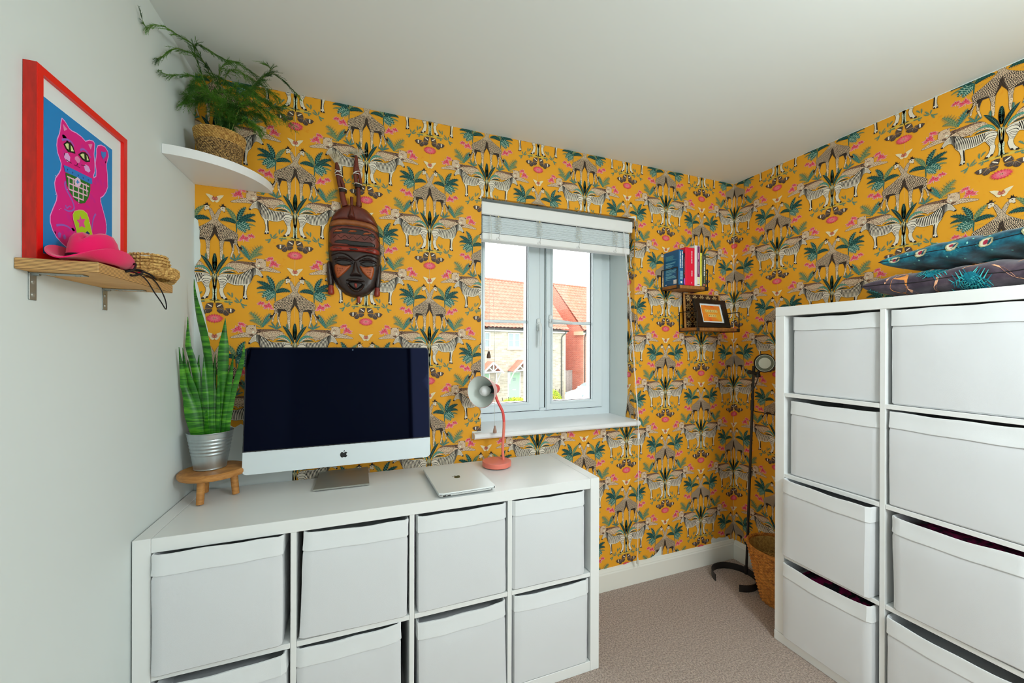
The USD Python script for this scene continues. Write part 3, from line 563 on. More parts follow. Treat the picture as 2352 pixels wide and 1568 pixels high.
# ---------------------------------------------------------------- shelving units and their fabric boxes
M['white_foil'] = pbr('white_foil', A(219, 224, 219), 0.32, 0.5)
M['fabric'] = pbr('white_fabric', A(214, 217, 218), 0.95, 0.1, bump=(900, 0.25, 0.0006), sheen_weight=.1)
M['fabric_body'] = pbr('pale_grey_fabric', A(205, 207, 209), 0.95, 0.1, bump=(900, 0.3, 0.0006))
M['dark_inside'] = pbr('box_inside', A(120, 122, 122), 0.95, 0.05)
CELL, TH, TK, DEP = .3355, .016, .04, .39
def shelving(name, label, nx, nz, loc, rz, sides_full):
    P = thing(name, label, 'shelving unit', None, loc, rz)
    w, h = 2 * TK + nx * CELL + (nx - 1) * TH, 2 * TK + nz * CELL + (nz - 1) * TH; g = .0006
    if sides_full:
        for x in (0, w - TK): part(P, 'side_panel', cbox(x, x + TK, 0, DEP, 0, h, .0012), M['white_foil'])
        for n, z in (('base_panel', 0), ('top_panel', h - TK)): part(P, n, cbox(TK + g, w - TK - g, 0, DEP, z, z + TK - g, .0012), M['white_foil'])
    else:
        for x in (0, w - TK): part(P, 'side_panel', cbox(x, x + TK, 0, DEP, TK + g, h - TK - g, .0012), M['white_foil'])
        part(P, 'base_panel', cbox(-.001, w + .001, -.002, DEP, 0, TK, .0012), M['white_foil']); part(P, 'top_panel', cbox(0, w, 0, DEP, h - TK, h, .0012), M['white_foil'])
    for i in range(1, nx):
        x = TK + i * CELL + (i - 1) * TH; part(P, 'divider', cbox(x, x + TH, .0015, DEP - .002, TK, h - TK, .0008), M['white_foil'])
    for j in range(1, nz):
        for i in range(nx):
            x, z = TK + i * (CELL + TH), TK + j * CELL + (j - 1) * TH; part(P, 'shelf', cbox(x + g, x + CELL - g, .002, DEP - .002, z, z + TH, .0008), M['white_foil'])
    return P
def cell(i, j): return TK + i * (CELL + TH), TK + j * (CELL + TH)
K1, K2 = (.004, -.42, 0), (2.298, -.556, 0)
DESK = shelving('shelving_unit', 'low white two-row cube shelving unit serving as a desk under the window', 4, 2, K1, 0, True)
TALL = shelving('shelving_unit', 'tall white four-row cube shelving unit against the papered wall with cushions on top', 2, 4, K2, -90, False)

def rect_loop(w, d, r, n=11):
    """A rounded rectangle, evenly sampled, centred on x, front at y=0."""
    pts = []
    for cx, cy, a0 in ((w / 2 - r, r, -90), (w / 2 - r, d - r, 0), (-w / 2 + r, d - r, 90), (-w / 2 + r, r, 180)):
        pts += [(cx + r * math.cos(math.radians(a0 + t)), cy + r * math.sin(math.radians(a0 + t))) for t in np.linspace(0, 90, 5)]
    p = np.array(pts); ring_ = LineString(np.vstack([p, p[:1]])); N = 4 * n * 2
    return np.array([ring_.interpolate(k / N, normalized=True).coords[0] for k in range(N)])
def loft(loops):
    """Closed loops (k, n, 3) joined into a surface, capped at both ends."""
    L = np.asarray(loops, float); k, n = L.shape[:2]; V = np.vstack([L.reshape(-1, 3), L[0].mean(0), L[-1].mean(0)]); F = []
    j = np.arange(n); jj = (j + 1) % n
    for i in range(k - 1): F += np.c_[i * n + j, i * n + jj, (i + 1) * n + jj].tolist() + np.c_[i * n + j, (i + 1) * n + jj, (i + 1) * n + j].tolist()
    F += np.c_[np.full(n, k * n), jj, j].tolist() + np.c_[np.full(n, k * n + 1), (k - 1) * n + j, (k - 1) * n + jj].tolist()
    return trimesh.Trimesh(V, F, process=False)
def fabric_box(label, loc, rz, seed, w=.318, h=.318, d=.36, yaw=0, roll=0, pitch=0, sag=.004, bulge=.004, taper=.0, wr=.0011, flap=0, group=None):
    """A soft fabric box with a sewn hem round its rim; front at local y=0."""
    P = thing('storage_box', label, 'storage box', group, loc, rz)
    base = rect_loop(w, d, .012); n = len(base); hem = .056
    def at(z, off, s2=0):
        b = base.copy(); k = 1 - taper * (1 - z / h); b[:, 0] *= k
        c = np.array([0, d / 2]); nrm = b - c; out = np.c_[np.sign(b[:, 0]) * np.clip((np.abs(b[:, 0]) - w * k / 2 + .012) / .012, 0, 1), np.sign(b[:, 1] - d / 2) * np.clip((np.abs(b[:, 1] - d / 2) - d / 2 + .012) / .012, 0, 1)]; out /= np.linalg.norm(out, axis=1, keepdims=True) + 1e-9
        front = b[:, 1] < .02; u = b[:, 0] / (w / 2)
        q = np.c_[b[:, 0] * 9, b[:, 1] * 9, np.full(n, z * 9)]; nz = (meshkit.fbm(q + seed * 7.3 + s2, 3, seed) - .5) * wr * 4 * (1 + .9 * (z > h - hem * 1.25))
        bl = bulge * np.clip(np.sin(math.pi * min(max(z / h, 0), 1)), 0, 1) * np.clip(1 - u ** 2, 0, 1) * front
        b = b + out * (off + nz + bl)[:, None]
        zz = np.full(n, z) - np.where(front, sag * (1 - u ** 2) * (z / h) ** 3, 0) + (np.sin(u * 7 + seed) * .0012 * (z / h) ** 2)
        if flap: zz = zz - front * 0
        return np.c_[b, zz]
    zs = [0.0005, .006, .02, .05, .09, .13, .17, .21, h - hem - .012, h - hem + .004, h - .03, h - .004]
    outer = [at(z, -.0035 if z > h - hem + .001 else (0 if z > .004 else -.006)) for z in zs]
    ins = at(h - .006, -.008); deep = ins.copy(); deep[:, 2] -= .05
    body = loft(outer + [at(h - .001, -.005), ins, deep])
    R4 = trimesh.transformations.euler_matrix(pitch, roll, yaw); R4[:3, 3] = [0, 0, 0]
    lo = h - hem
    hl = [at(lo + .002, -.0006), at(lo, .0016), at(lo + .003, .0024), at(lo + .018, .0016), at(lo + .036, .0014), at(h - .010, .0018), at(h - .003, .0020), at(h, .0012), at(h + .0005, -.0025), at(h - .004, -.0045)]
    hemm = loft(hl)
    keep = np.ones(len(hemm.faces), bool); keep[-2 * n:] = False; hemm.update_faces(keep)
    piv = trimesh.transformations.translation_matrix([0, d / 2, 0]); T4 = piv @ R4 @ np.linalg.inv(piv)
    for m in (body, hemm): m.apply_transform(T4)
    part(P, 'box_body', body, M['fabric_body'], 35); part(P, 'hem_band', hemm, M['fabric'], 35)
    return P
def boxes(unit_loc, rz, grid, group, describe):
    for (i, j), o in grid.items():
        x, z = cell(i, j); x += CELL / 2 + o.get('dx', 0); y = o.get('y', -.004) ; q = math.radians(rz)
        lx, ly = x, y; px, py = unit_loc[0] + lx * math.cos(q) - ly * math.sin(q), unit_loc[1] + lx * math.sin(q) + ly * math.cos(q)
        kw = {k: v for k, v in o.items() if k not in ('dx', 'y', 'dz')}
        fabric_box(describe[(i, j)], (px, py, unit_loc[2] + z + o.get('dz', .0008)), rz, seed=i * 7 + j * 3 + int(rz) % 5, group=group, **kw)
D = math.radians
boxes(K1, 0, {(0, 1): dict(dx=-.011, y=-.012, yaw=D(1.2), h=0.332, sag=-.002, bulge=.007, w=.312), (1, 1): dict(dx=0, y=-.006, roll=D(1.1), h=0.327, taper=-.03, w=.312, dz=.002), (2, 1): dict(dx=.002, y=-.004, roll=D(-.4), h=0.329, w=.318),
              (3, 1): dict(dx=-.012, y=-.004, h=0.332, w=.305, yaw=D(-.6)), (0, 0): dict(dx=.006, y=-.016, roll=D(-1.0), h=0.325, w=.314, dz=.003), (1, 0): dict(dx=-.01, y=-.004, roll=D(-.8), h=0.332, w=.308), (2, 0): dict(dx=.006, y=-.004, h=0.317, w=.316, roll=D(-1.2), dz=.004), (3, 0): dict(dx=-.002, y=-.004, h=0.329, w=.316)},
      'fabric boxes in the low desk unit', {(0, 1): 'white fabric box, top row of the desk unit beside the white wall', (1, 1): 'white fabric box, top row of the desk unit under the computer stand', (2, 1): 'white fabric box, top row of the desk unit under the laptop', (3, 1): 'white fabric box, top row of the desk unit at the bare carpet end',
      (0, 0): 'white fabric box, bottom row of the desk unit beside the white wall', (1, 0): 'white fabric box, bottom row of the desk unit, second from the white wall', (2, 0): 'white fabric box, bottom row of the desk unit, third from the white wall', (3, 0): 'white fabric box, bottom row of the desk unit at the bare carpet end'})
boxes(K2, -90, {(0, 3): dict(dx=.010, y=.014, h=0.327, w=.306, bulge=.003), (1, 3): dict(dx=.002, y=.008, h=0.329, w=.318, sag=.0), (0, 2): dict(dx=.008, y=.010, h=0.319, w=.316, sag=.004), (1, 2): dict(dx=0, y=.002, h=0.327, w=.326, sag=.002),
                (0, 1): dict(dx=-.004, y=-.024, h=0.332, w=.316, yaw=D(-1.5), roll=D(.6)), (1, 1): dict(dx=.010, y=-.004, h=0.322, w=.308, roll=D(-1.0), sag=.009, bulge=.006), (0, 0): dict(dx=-.004, y=-.018, h=0.323, w=.318, sag=.011, yaw=D(-.6)), (1, 0): dict(dx=0, y=-.01, h=0.317, w=.32, sag=.01)},
      'fabric boxes in the tall unit', {(0, 3): 'white fabric box, top row of the tall unit, nearer the floor lamp', (1, 3): 'white fabric box, top row of the tall unit, farther from the floor lamp', (0, 2): 'white fabric box, second row of the tall unit, nearer the floor lamp', (1, 2): 'white fabric box, second row of the tall unit, farther from the floor lamp',
      (0, 1): 'white fabric box pulled slightly out of the third row of the tall unit', (1, 1): 'white fabric box with pink cloth over its sagging rim, tall unit third row', (0, 0): 'white fabric box with dark cloth over its sagging rim, near the wicker basket', (1, 0): 'white fabric box, bottom row of the tall unit, farther from the wicker basket'})
# folded cloth that shows over the sagging boxes
M['cloth_dark'] = pbr('dark_cloth', A(46, 44, 52), .95, .1, noise=(22, A(150, 30, 90), .05)); M['cloth_pink'] = pbr('pink_cloth', A(96, 60, 86), .95, .1, noise=(50, A(190, 60, 120), .08))
for (i, j), nm, lb in (((0, 0), 'cloth_dark', 'dark folded cloth with magenta print inside the sagging bottom-row box'), ((1, 1), 'cloth_pink', 'pink and grey folded cloth inside the sagging third-row box')):
    x, z = cell(i, j); g = puff(sbox(-.14, .04, .14, .30), .028, .0, .02, .06, warp=lambda a, b: .006 * np.sin(a * 60) * np.cos(b * 40)); g.apply_translation([0, 0, .262])
    P = thing('folded_cloth', lb, 'cloth', None, (K2[0] + 0, K2[1] - (x + CELL / 2), z), -90); part(P, 'fold', g, M[nm], 40); part(P, 'fold', g.copy().apply_translation([0, .004, -.03]), M[nm], 40)

# ---------------------------------------------------------------- desktop computer
M['alu'] = pbr('anodised_aluminium', A(203, 210, 213), 0.42, 0.5, metal=0.2); M['alu_dark'] = pbr('aluminium_foot', A(150, 150, 142), 0.34, 0.5, metal=0.45)
M['black'] = pbr('black_gloss', (.006, .006, .008), 0.25, .5); M['screen'] = pbr('switched_off_screen', (.0008, .0011, .0045), 0.04, 0.13, specular_tint=(.34, .44, 1.0))
P = thing('desktop_computer', 'silver all-in-one desktop computer with a dark switched-off screen on the white desk unit', 'computer')
cw, ch, chin = .652, .449, .078
TM = trimesh.transformations.translation_matrix([.516, -.156, .842]) @ trimesh.transformations.rotation_matrix(.017, [0, 0, 1]) @ trimesh.transformations.rotation_matrix(-.114, [1, 0, 0])
face = lambda v: trimesh.transform_points(np.c_[v[:, 0], -v[:, 2], v[:, 1]], TM)
outl = sbox(-cw / 2, 0, cw / 2, ch).buffer(-.016).buffer(.016, quad_segs=8)
part(P, 'housing', extrude(outl, .0055, lambda v: face(v * [1, 1, 1] + [0, 0, -.0055])), M['alu'], 30)
part(P, 'back_shell', puff(outl.buffer(-.004), .045, 0, .02, .16, to3=lambda v: face(np.c_[-v[:, 0], v[:, 1], -.0056 - v[:, 2]])), M['alu'], 40)
glass = outl.intersection(sbox(-1, chin, 1, 1)); part(P, 'screen_glass', extrude(glass, .0012, lambda v: face(v)), M['screen'])
part(P, 'screen_border', extrude(glass.difference(glass.buffer(-.0035)), .0004, lambda v: face(v + [0, 0, .0011])), M['black'])
part(P, 'emblem', extrude(affinity.translate(apple(.030), 0, chin * .5), .0004, lambda v: face(v)), M['black'], label='black bitten-fruit emblem below the screen')
M['lens'] = pbr('camera_lens', A(90, 110, 130), .1, .5); part(P, 'camera_lens', extrude(Polygon(ell(.03, ch - .010, .0028, .0028)), .0004, lambda v: face(v + [0, 0, .0015])), M['lens'])
path = np.array([(-.195, .773), (-.1, .7735), (-.03, .774), (-.005, .777), (.012, .79), (.018, .81), (.010, .86), (-.012, .92), (-.035, .965), (-.052, 1.0)]); path = smooth_path(np.c_[path, np.zeros(len(path))], 26)[:, :2]
hw = np.interp(np.linspace(0, 1, 26), [0, .5, 1], [.095, .093, .080])
foot = sheet(np.stack([np.c_[.511 + hw * s, path] for s in np.linspace(-1, 1, 5)]), .0055); part(P, 'stand', foot, M['alu_dark'], 30)

# ---------------------------------------------------------------- laptop
P = thing('laptop', 'closed silver laptop lying flat on the white desk beside the coral lamp', 'laptop')
M['laptop'] = pbr('laptop_aluminium', A(214, 221, 226), 0.34, 0.5, metal=0.12); M['mirror'] = pbr('mirror_emblem', A(110, 100, 96), .12, .5, metal=1.0)
ang = math.atan2(.012, -.306); TM2 = trimesh.transformations.translation_matrix([.9271, -.2668, .7706]) @ trimesh.transformations.rotation_matrix(math.radians(2.3), [0, 0, 1])
lap = sbox(-.105, -.152, .105, .152).buffer(-.011).buffer(.011, quad_segs=6); mv = lambda v: trimesh.transform_points(v, TM2)
lower = loft([np.c_[np.array(lap.buffer(b).exterior.coords)[:-1][:36], np.full(36, z)] if False else np.c_[np.array([lap.buffer(b).exterior.interpolate(k / 60, normalized=True).coords[0] for k in range(60)]), np.full(60, z)] for b, z in ((-.008, .0015), (-.002, .004), (0, .008), (0, .0098))]); lower.vertices = mv(lower.vertices)
upper = loft([np.c_[np.array([lap.buffer(b).exterior.interpolate(k / 60, normalized=True).coords[0] for k in range(60)]), np.full(60, z)] for b, z in ((-.0006, .0108), (0, .0112), (0, .0140), (-.0012, .0156))]); upper.vertices = mv(upper.vertices)
part(P, 'base', lower, M['laptop'], 30); part(P, 'lid', upper, M['laptop'], 30)
part(P, 'lid_gap', extrude(lap.buffer(-.0012), .0012, lambda v: mv(v + [0, 0, .0097])), M['rubber'])
part(P, 'emblem', extrude(affinity.rotate(apple(.036), 82, origin=(0, 0)), .0002, lambda v: mv(v + [0, 0, .0156])), M['mirror'], label='mirrored bitten-fruit emblem on the lid')
part(P, 'rubber_foot', [extrude(Polygon(ell(x, y, .007, .007)), .0016, lambda v: mv(v)) for x in (-.085, .085) for y in (-.13, .13)], M['rubber'])
part(P, 'port', [extrude(sbox(-.005, -.001, .005, .001).buffer(.0008), .0006, lambda v, k=k: mv(np.c_[v[:, 0] + k, -.1517 - v[:, 2], v[:, 1] + .0068])) for k in (-.085, -.07)] + [extrude(Polygon(ell(.088, 0, .0018, .0018)), .0006, lambda v: mv(np.c_[v[:, 0], -.1517 - v[:, 2], v[:, 1] + .0068]))], M['black'])

# ---------------------------------------------------------------- coral desk lamp
M['coral'] = pbr('coral_enamel', A(235, 118, 100), 0.35, 0.5); M['coral_dark'] = pbr('coral_stem', A(214, 78, 74), 0.35, 0.5); M['shade_out'] = pbr('shade_enamel', A(226, 172, 166), 0.35, .5); M['shade_in'] = pbr('shade_inside', A(206, 212, 206), .6, .3); M['bulb'] = pbr('opal_bulb', A(228, 230, 226), .35, .5); M['holder'] = pbr('lamp_holder', (.06, .065, .07), .5, .4)
P = thing('desk_lamp', 'coral pink desk lamp with a cone shade on the desk below the window', 'lamp')
bx, by = 1.134, -.135
part(P, 'base', lathe([(0, .7704), (.061, .7704), (.0635, .7725), (.0638, .788), (.0625, .7915), (.060, .7925), (0, .793)], 56, (bx, by, 0)), M['coral'], 40)
part(P, 'foot_pad', lathe([(0, .77), (.058, .77), (.058, .7706), (0, .7706)], 40, (bx, by, 0)), M['rubber'])
cap0 = np.array([1.131, -.120, 1.107]); ax = np.array([-.758, -.653, -.03]); ax /= np.linalg.norm(ax)
stem = smooth_path([(1.1655, -.133, .7925), (1.1655, -.133, .90), (1.1655, -.133, .985), (1.163, -.132, 1.0), (1.150, -.129, 1.03), (1.134, -.122, 1.07), (1.130, -.120, 1.095)], 40)
part(P, 'stem', tube(stem[:22], .0062, 14), M['coral'], 40); part(P, 'stem', tube(stem[21:], .0060, 14), M['coral_dark'], 40)
def along(profile, o, a, n=40):
    """A lathe about the axis a through o."""
    m = lathe(profile, n); m.apply_transform(trimesh.geometry.align_vectors([0, 0, 1], a)); m.apply_translation(o); return m
part(P, 'shade', along([(.020, .024), (.024, .026), (.046, .066), (.062, .104), (.0655, .118), (.0667, .1185), (.0672, .118), (.0635, .103), (.0475, .065), (.0255, .0245), (.0215, .0215)][::-1], cap0, ax, 56), M['shade_out'], 40)
part(P, 'shade_lining', along([(.0195, .0245), (.0235, .0268), (.0452, .0668), (.0612, .1045), (.0650, .1182)], cap0, ax, 56), M['shade_in'], 40)
part(P, 'shade_cap', along([(0, -.016), (.010, -.0155), (.018, -.011), (.0215, -.003), (.0225, .008), (.0225, .022), (.0205, .0245), (0, .0245)], cap0, ax, 36), M['coral_dark'], 40)
part(P, 'lamp_holder', along([(0, .0246), (.0165, .0246), (.0165, .052), (.014, .056), (0, .056)], cap0, ax, 24), M['holder'], 40)
part(P, 'bulb', along([(0, .050), (.0125, .052), (.015, .062), (.021, .074), (.0225, .086), (.019, .099), (.010, .107), (0, .109)], cap0, ax, 28), M['bulb'], 60)
part(P, 'switch', cbox(1.193, 1.199, -.129, -.121, .778, .787, .001), M['rubber'])

# ---------------------------------------------------------------- blind in the window recess
M['slat'] = pbr('blind_slat', A(198, 206, 210), .45, .4); M['cord'] = pbr('blind_cord', A(196, 196, 188), .9, .1); M['cord_white'] = pbr('white_cord', A(226, 226, 220), .8, .2); M['walnut'] = pbr('dark_wood_pull', A(84, 62, 48), .5, .4); M['wood_pull'] = pbr('pale_wood_pull', A(168, 134, 118), .5, .4); M['brass'] = pbr('screw_gold', A(206, 190, 140), .35, .5, metal=.6)
P = thing('venetian_blind', 'white venetian blind drawn up at the top of the window recess with hanging cords', 'blind')
part(P, 'valance', cbox(1.104, 1.9715, .012, .026, 1.921, 1.982, .004), M['gloss']); part(P, 'head_rail', cbox(1.108, 1.968, .028, .078, 1.925, 1.972, .002), M['slat'])
q = np.random.default_rng(3); sl = []
for k in range(23):
    z = 1.839 + k * .0034; o = q.uniform(-.0012, .0012)
    s_ = cbox(1.112, 1.957 + q.uniform(-.001, .001), .024 + o, .073 + o, z, z + .0031, .0005); sl.append(s_)
part(P, 'slat_stack', sl, M['slat'], kind='stuff')
part(P, 'bottom_rail', cbox(1.111, 1.960, .021, .074, 1.803, 1.8375, .004), M['gloss'])
for x in (1.190, 1.408, 1.632, 1.860):
    ms = []
    for s in range(9):
        z = 1.846 + s * .0085; a = np.linspace(0, 1, 9); side = 1 if s % 2 else -1
        ms.append(tube(np.c_[x + side * .016 * np.sin(a * math.pi) + q.uniform(-.003, .003), .021 - .006 * np.sin(a * math.pi), z + a * .009 - .003 * np.sin(a * 6)], .0008, 5))
        ms.append(tube(np.c_[x - .012 + .024 * a + q.uniform(-.003, .003), .0195 - .003 * np.sin(a * math.pi), z + .004 * np.sin(a * 3 + s)], .0007, 5))
    part(P, 'ladder_cord', ms, M['cord'], 40); part(P, 'cord_loop', tube(smooth_path([(x + .012, .020, 1.846), (x + .008, .018, 1.832), (x + .002, .017, 1.815), (x - .006, .018, 1.806), (x - .008, .018, 1.812), (x + .002, .018, 1.818), (x + .008, .018, 1.812), (x + .004, .018, 1.804)], 26), .0013, 6), M['cord_white'], 40)
for x in (1.190, 1.408, 1.949): part(P, 'screw_cap', lathe([(0, 1.914), (.0028, 1.914), (.0028, 1.921), (0, 1.921)], 10, (x, .016, 0)), M['brass'])
def acorn(x, y, z, s=1.0): return lathe([(0, z), (.0075 * s, z), (.0088 * s, z + .004), (.008 * s, z + .013), (.0045 * s, z + .028), (.004 * s, z + .033), (0, z + .034)], 18, (x, y, 0))
part(P, 'pull_cord', tube([(1.146, .010, 1.921), (1.141, .004, 1.5), (1.1385, .002, 1.27)], .0008, 6), M['cord'], 40); part(P, 'cord_pull', acorn(1.1385, .002, 1.237, 1.1), M['walnut'], 40)
part(P, 'pull_cord', tube([(1.150, .010, 1.921), (1.158, -.03, 1.3), (1.1535, -.048, .925)], .0008, 6), M['cord'], 40); part(P, 'cord_pull', acorn(1.1535, -.048, .893), M['wood_pull'], 40)
for dx in (0, .006): part(P, 'pull_cord', tube([(1.912 - dx, .010, 1.921), (1.925 - dx, -.02, 1.6), (1.950 - dx * .8, -.045, 1.1), (1.960 - dx * .5, -.052, .93), (1.960, -.054, .83)], .0011, 6), M['cord_white'], 40)
part(P, 'cord_joiner', lathe([(0, .800), (.006, .800), (.0068, .806), (.0068, .826), (.005, .832), (0, .832)], 16, (1.960, -.054, 0)), M['cord_white'], 40)
part(P, 'pull_cord', tube([(1.960, -.054, .80), (1.9605, -.052, .5), (1.960, -.050, .165)], .0012, 6), M['cord_white'], 40)
part(P, 'cord_tassel', [acorn(1.960, -.050, .132, .8), tube([(1.957, -.052, .134), (1.954, -.056, .118)], .001, 5), tube([(1.961, -.052, .134), (1.9625, -.058, .115)], .001, 5), tube([(1.964, -.05, .134), (1.966, -.052, .12)], .001, 5)], M['cord'], 40)

# ---------------------------------------------------------------- plywood shelf with picture and hats
def ply(name, axis):
    nodes = {'g': ('geometry', {}), 's': ('separate_xyz', {}), 'n': ('noise_texture', dict(scale=30, detail=3)), 'a': ('math', dict(math_type='multiply_add', value2=.0012)), 'w': ('math', dict(math_type='multiply', value2=1 / .0026)), 'f': ('math', dict(math_type='fraction')), 'r': ('rgb_ramp', {'ramp': [(0.0, A(96, 66, 40)), (.25, A(110, 78, 46)), (.4, A(190, 146, 88)), (.9, A(206, 164, 104)), (1, A(120, 84, 50))]}), 'p': ('principled_bsdf', dict(roughness=.6))}
    return usdkit.material(stage, f'/World/Looks/{name}', nodes, [('g.position', 's.vector'), ('g.position', 'n.vector'), ('n.fac', 'a.value1'), (f's.{axis}', 'a.value3'), ('a.value', 'w.value1'), ('w.value', 'f.value1'), ('f.value', 'r.fac'), ('r.color', 'p.base_color')], surface='p.BSDF')
M['ply'] = ply('plywood_edge', 'z'); M['ply_face'] = wood('plywood_face', A(206, 160, 92), A(188, 136, 70), (1.5, 1.5, 8), 5, .55); M['zinc'] = pbr('zinc_bracket', A(150, 156, 154), .4, .5, metal=.7)
SZ0, SZ1 = 1.4315, 1.4515
P = thing('wall_shelf', 'plywood shelf on two steel brackets on the white wall holding the red picture and hats', 'shelf')
part(P, 'board', cbox(.0005, .116, -.795, -.487, SZ0, SZ1, .0012), M['ply']); part(P, 'board_face', cbox(.002, .1145, -.7935, -.4885, SZ0 - .0004, SZ0 + .003, .0005), M['ply_face']); part(P, 'board_face', cbox(.002, .1145, -.7935, -.4885, SZ1 - .003, SZ1 + .0003, .0005), M['ply_face'])
for y in (-.754, -.534):
    bk = part(P, 'bracket', [cbox(.0003, .0023, y - .009, y + .009, 1.379, SZ0 - .0006, .0006), cbox(.0003, .078, y - .009, y + .009, SZ0 - .003, SZ0 - .0006, .0006), cyl((.0023, y, SZ0 - .003), (.012, y, SZ0 - .003), .0035, 8)], M['zinc'])
    for z in (1.389, 1.413): part(bk, 'screw', lathe([(0, 0), (.0045, 0), (.0035, .0016), (.0012, .0019), (0, .0012)], 14).apply_transform(trimesh.transformations.rotation_matrix(math.pi / 2, [0, 1, 0])).apply_translation([.0023, y, z]), M['alu_dark'])
    for x in (.03, .066): part(bk, 'screw', lathe([(0, 0), (.0045, 0), (.0035, -.0016), (0, -.0016)][::-1], 14).apply_translation([x, y, SZ0 - .003]), M['alu_dark'])
# framed cat print
M['red'] = pbr('red_lacquer', A(226, 26, 20), .35, .5); M['red_side'] = pbr('red_wood_grain', A(196, 36, 24), .5, .4, noise=(120, A(150, 30, 20), .3), stretch=(1, 1, .2)); M['mat'] = pbr('white_mount', A(214, 219, 220), .8, .2)
P = thing('framed_picture', 'red framed print of a pink waving cat on blue, standing on the plywood shelf', 'picture')
FY0, FY1, FZ0, FZ1, FX = -.777, -.483, SZ1 + .0008, 1.818, .0205
fr = sbox(FY0, FZ0, FY1, FZ1); yz = lambda x0: (lambda v: np.c_[x0 + v[:, 2], v[:, 0], v[:, 1]])
part(P, 'frame', [extrude(fr.buffer(-.0006, join_style=2).difference(sbox(FY0 + .015, FZ0 + .015, FY1 - .015, FZ1 - .015)), .0197, yz(.0008))], M['red']); part(P, 'frame_edge', extrude(fr.difference(fr.buffer(-.0009, join_style=2)), .0188, yz(.0008)), M['red_side'], label='darker wood-grained outer edge of the red frame'); part(P, 'mount', extrude(fr.buffer(-.012, join_style=2), .003, yz(.0108)), M['mat'])
Cc, art = {'cat':[[-579,1316],[-505,1300],[-379,1216],[-306,1209],[-157,1234],[-2,1233],[128,1197],[261,1289],[388,1331],[431,1303],[421,1188],[406,1057],[433,861],[434,681],[381,549],[413,514],[500,583],[510,713],[476,880],[519,1108],[514,1218],[563,1311],[675,1379],[813,1402],[920,1350],[944,1260],[897,1136],[862,1019],[899,817],[911,619],[917,517],[853,377],[749,245],[646,166],[658,49],[750,-119],[845,-320],[869,-487],[835,-699],[789,-862],[420,-1084],[-185,-1223],[-441,-1233],[-564,-1187],[-718,-1103],[-817,-997],[-882,-860],[-883,-741],[-810,-574],[-720,-386],[-704,-283],[-754,-168],[-771,-54],[-739,56],[-655,176],[-605,270],[-588,403],[-631,483],[-691,578],[-716,712],[-700,842],[-642,981],[-616,1105],[-600,1237]],'eyeL':[[-529,827],[-450,909],[-342,942],[-268,901],[-212,799],[-305,775],[-414,737],[-485,773]],'irisL':[[-503,840],[-450,890],[-360,915],[-296,882],[-240,818],[-341,777],[-449,784]],'pupL':[[-387,914],[-351,919],[-341,777],[-387,769]],'eyeR':[[-88,817],[-1,903],[119,952],[201,935],[263,835],[140,773],[20,773]],'irisR':[[-49,835],[19,892],[119,932],[180,912],[232,841],[140,794],[39,802]],'pupR':[[89,918],[139,934],[160,803],[103,784]],'browL':[[-590,884],[-450,965],[-342,981],[-231,919]],'browR':[[-40,931],[98,1009],[200,989],[305,928]],'nose':[[-193,717],[-117,765],[-49,730],[-78,658],[-126,637],[-202,674]],'m1':[[-239,542],[-173,538],[-126,617]],'m2':[[-126,617],[-125,552],[-48,552]],'chL':[[-514,572],[-484,655],[-422,689],[-359,642],[-368,562],[-431,522]],'chR':[[90,645],[140,700],[233,692],[281,631],[223,580],[120,577]],'earL':[[-548,1215],[-451,1178],[-521,1117]],'earR':[[230,1186],[346,1248],[300,1124]],'heart':[[653,1241],[744,1262],[849,1317],[838,1211],[745,1097],[676,1138]],'wh1':[[-475,540],[-304,539]],'wh2':[[-19,631],[120,671]],'collar':[[-536,393],[-448,412],[-115,437],[328,471],[339,365],[244,342],[-115,320],[-501,289]],'bib':[[-483,259],[-115,320],[276,341],[276,191],[205,2],[103,-141],[-35,-201],[-208,-183],[-338,-88],[-446,48]],'l1':[[-447,211],[245,261]],'l2':[[-402,90],[214,148]],'l3':[[-392,-32],[184,35]],'l4':[[-264,-138],[63,-101]],'v1':[[-394,233],[-392,-32]],'v2':[[-266,246],[-264,-151]],'v3':[[-105,141],[-94,-195]],'v4':[[42,263],[43,-108]],'v5':[[142,289],[174,32]],'medal':[[-221,180],[-200,253],[-130,313],[-57,290],[-37,226],[-72,153],[-143,124],[-200,130]],'star6':[[-168,220],[-134,273],[-111,243],[-66,241],[-111,204],[-124,160],[-149,189],[-181,189]],'arm':[[-482,97],[-499,2],[-392,-133],[-264,-266],[-226,-382],[-300,-451],[-444,-492],[-515,-483]],'paw':[[-480,-391],[-445,-442],[-373,-380],[-318,-387]],'tag':[[-272,-526],[-226,-440],[-93,-371],[44,-334],[165,-362],[227,-464],[290,-622],[354,-790],[208,-849],[-139,-894],[-187,-758],[-253,-622]],'star':[[-63,-460],[-4,-534],[115,-491],[65,-593],[116,-692],[-4,-686],[-91,-744],[-82,-650],[-168,-603],[-73,-562]],'d1':[[-52,-864],[7,-815],[66,-833],[46,-871],[-32,-892]],'d2':[[106,-808],[177,-742],[260,-767],[239,-820],[127,-850]],'s1':[[481,-269],[396,-413],[354,-577],[343,-676]],'s2':[[-735,-883],[-583,-827],[-443,-812],[-298,-853]],'b1':[[-693,-1036],[-651,-994],[-608,-1013],[-633,-1094],[-676,-1099]],'b2':[[-548,-1040],[-504,-1004],[-469,-1051],[-495,-1095],[-530,-1092]],'dots':[[-439,346],[-285,347],[-115,359],[41,369],[213,391]]}, Print(); cu = lambda k: np.array(Cc[k], float)
MAG, VIO, PNK = A(214, 24, 128), A(146, 92, 186), A(236, 150, 214)
art.poly([(-1100, -1500), (1100, -1500), (1100, 1480), (-1100, 1480)], A(28, 126, 192))
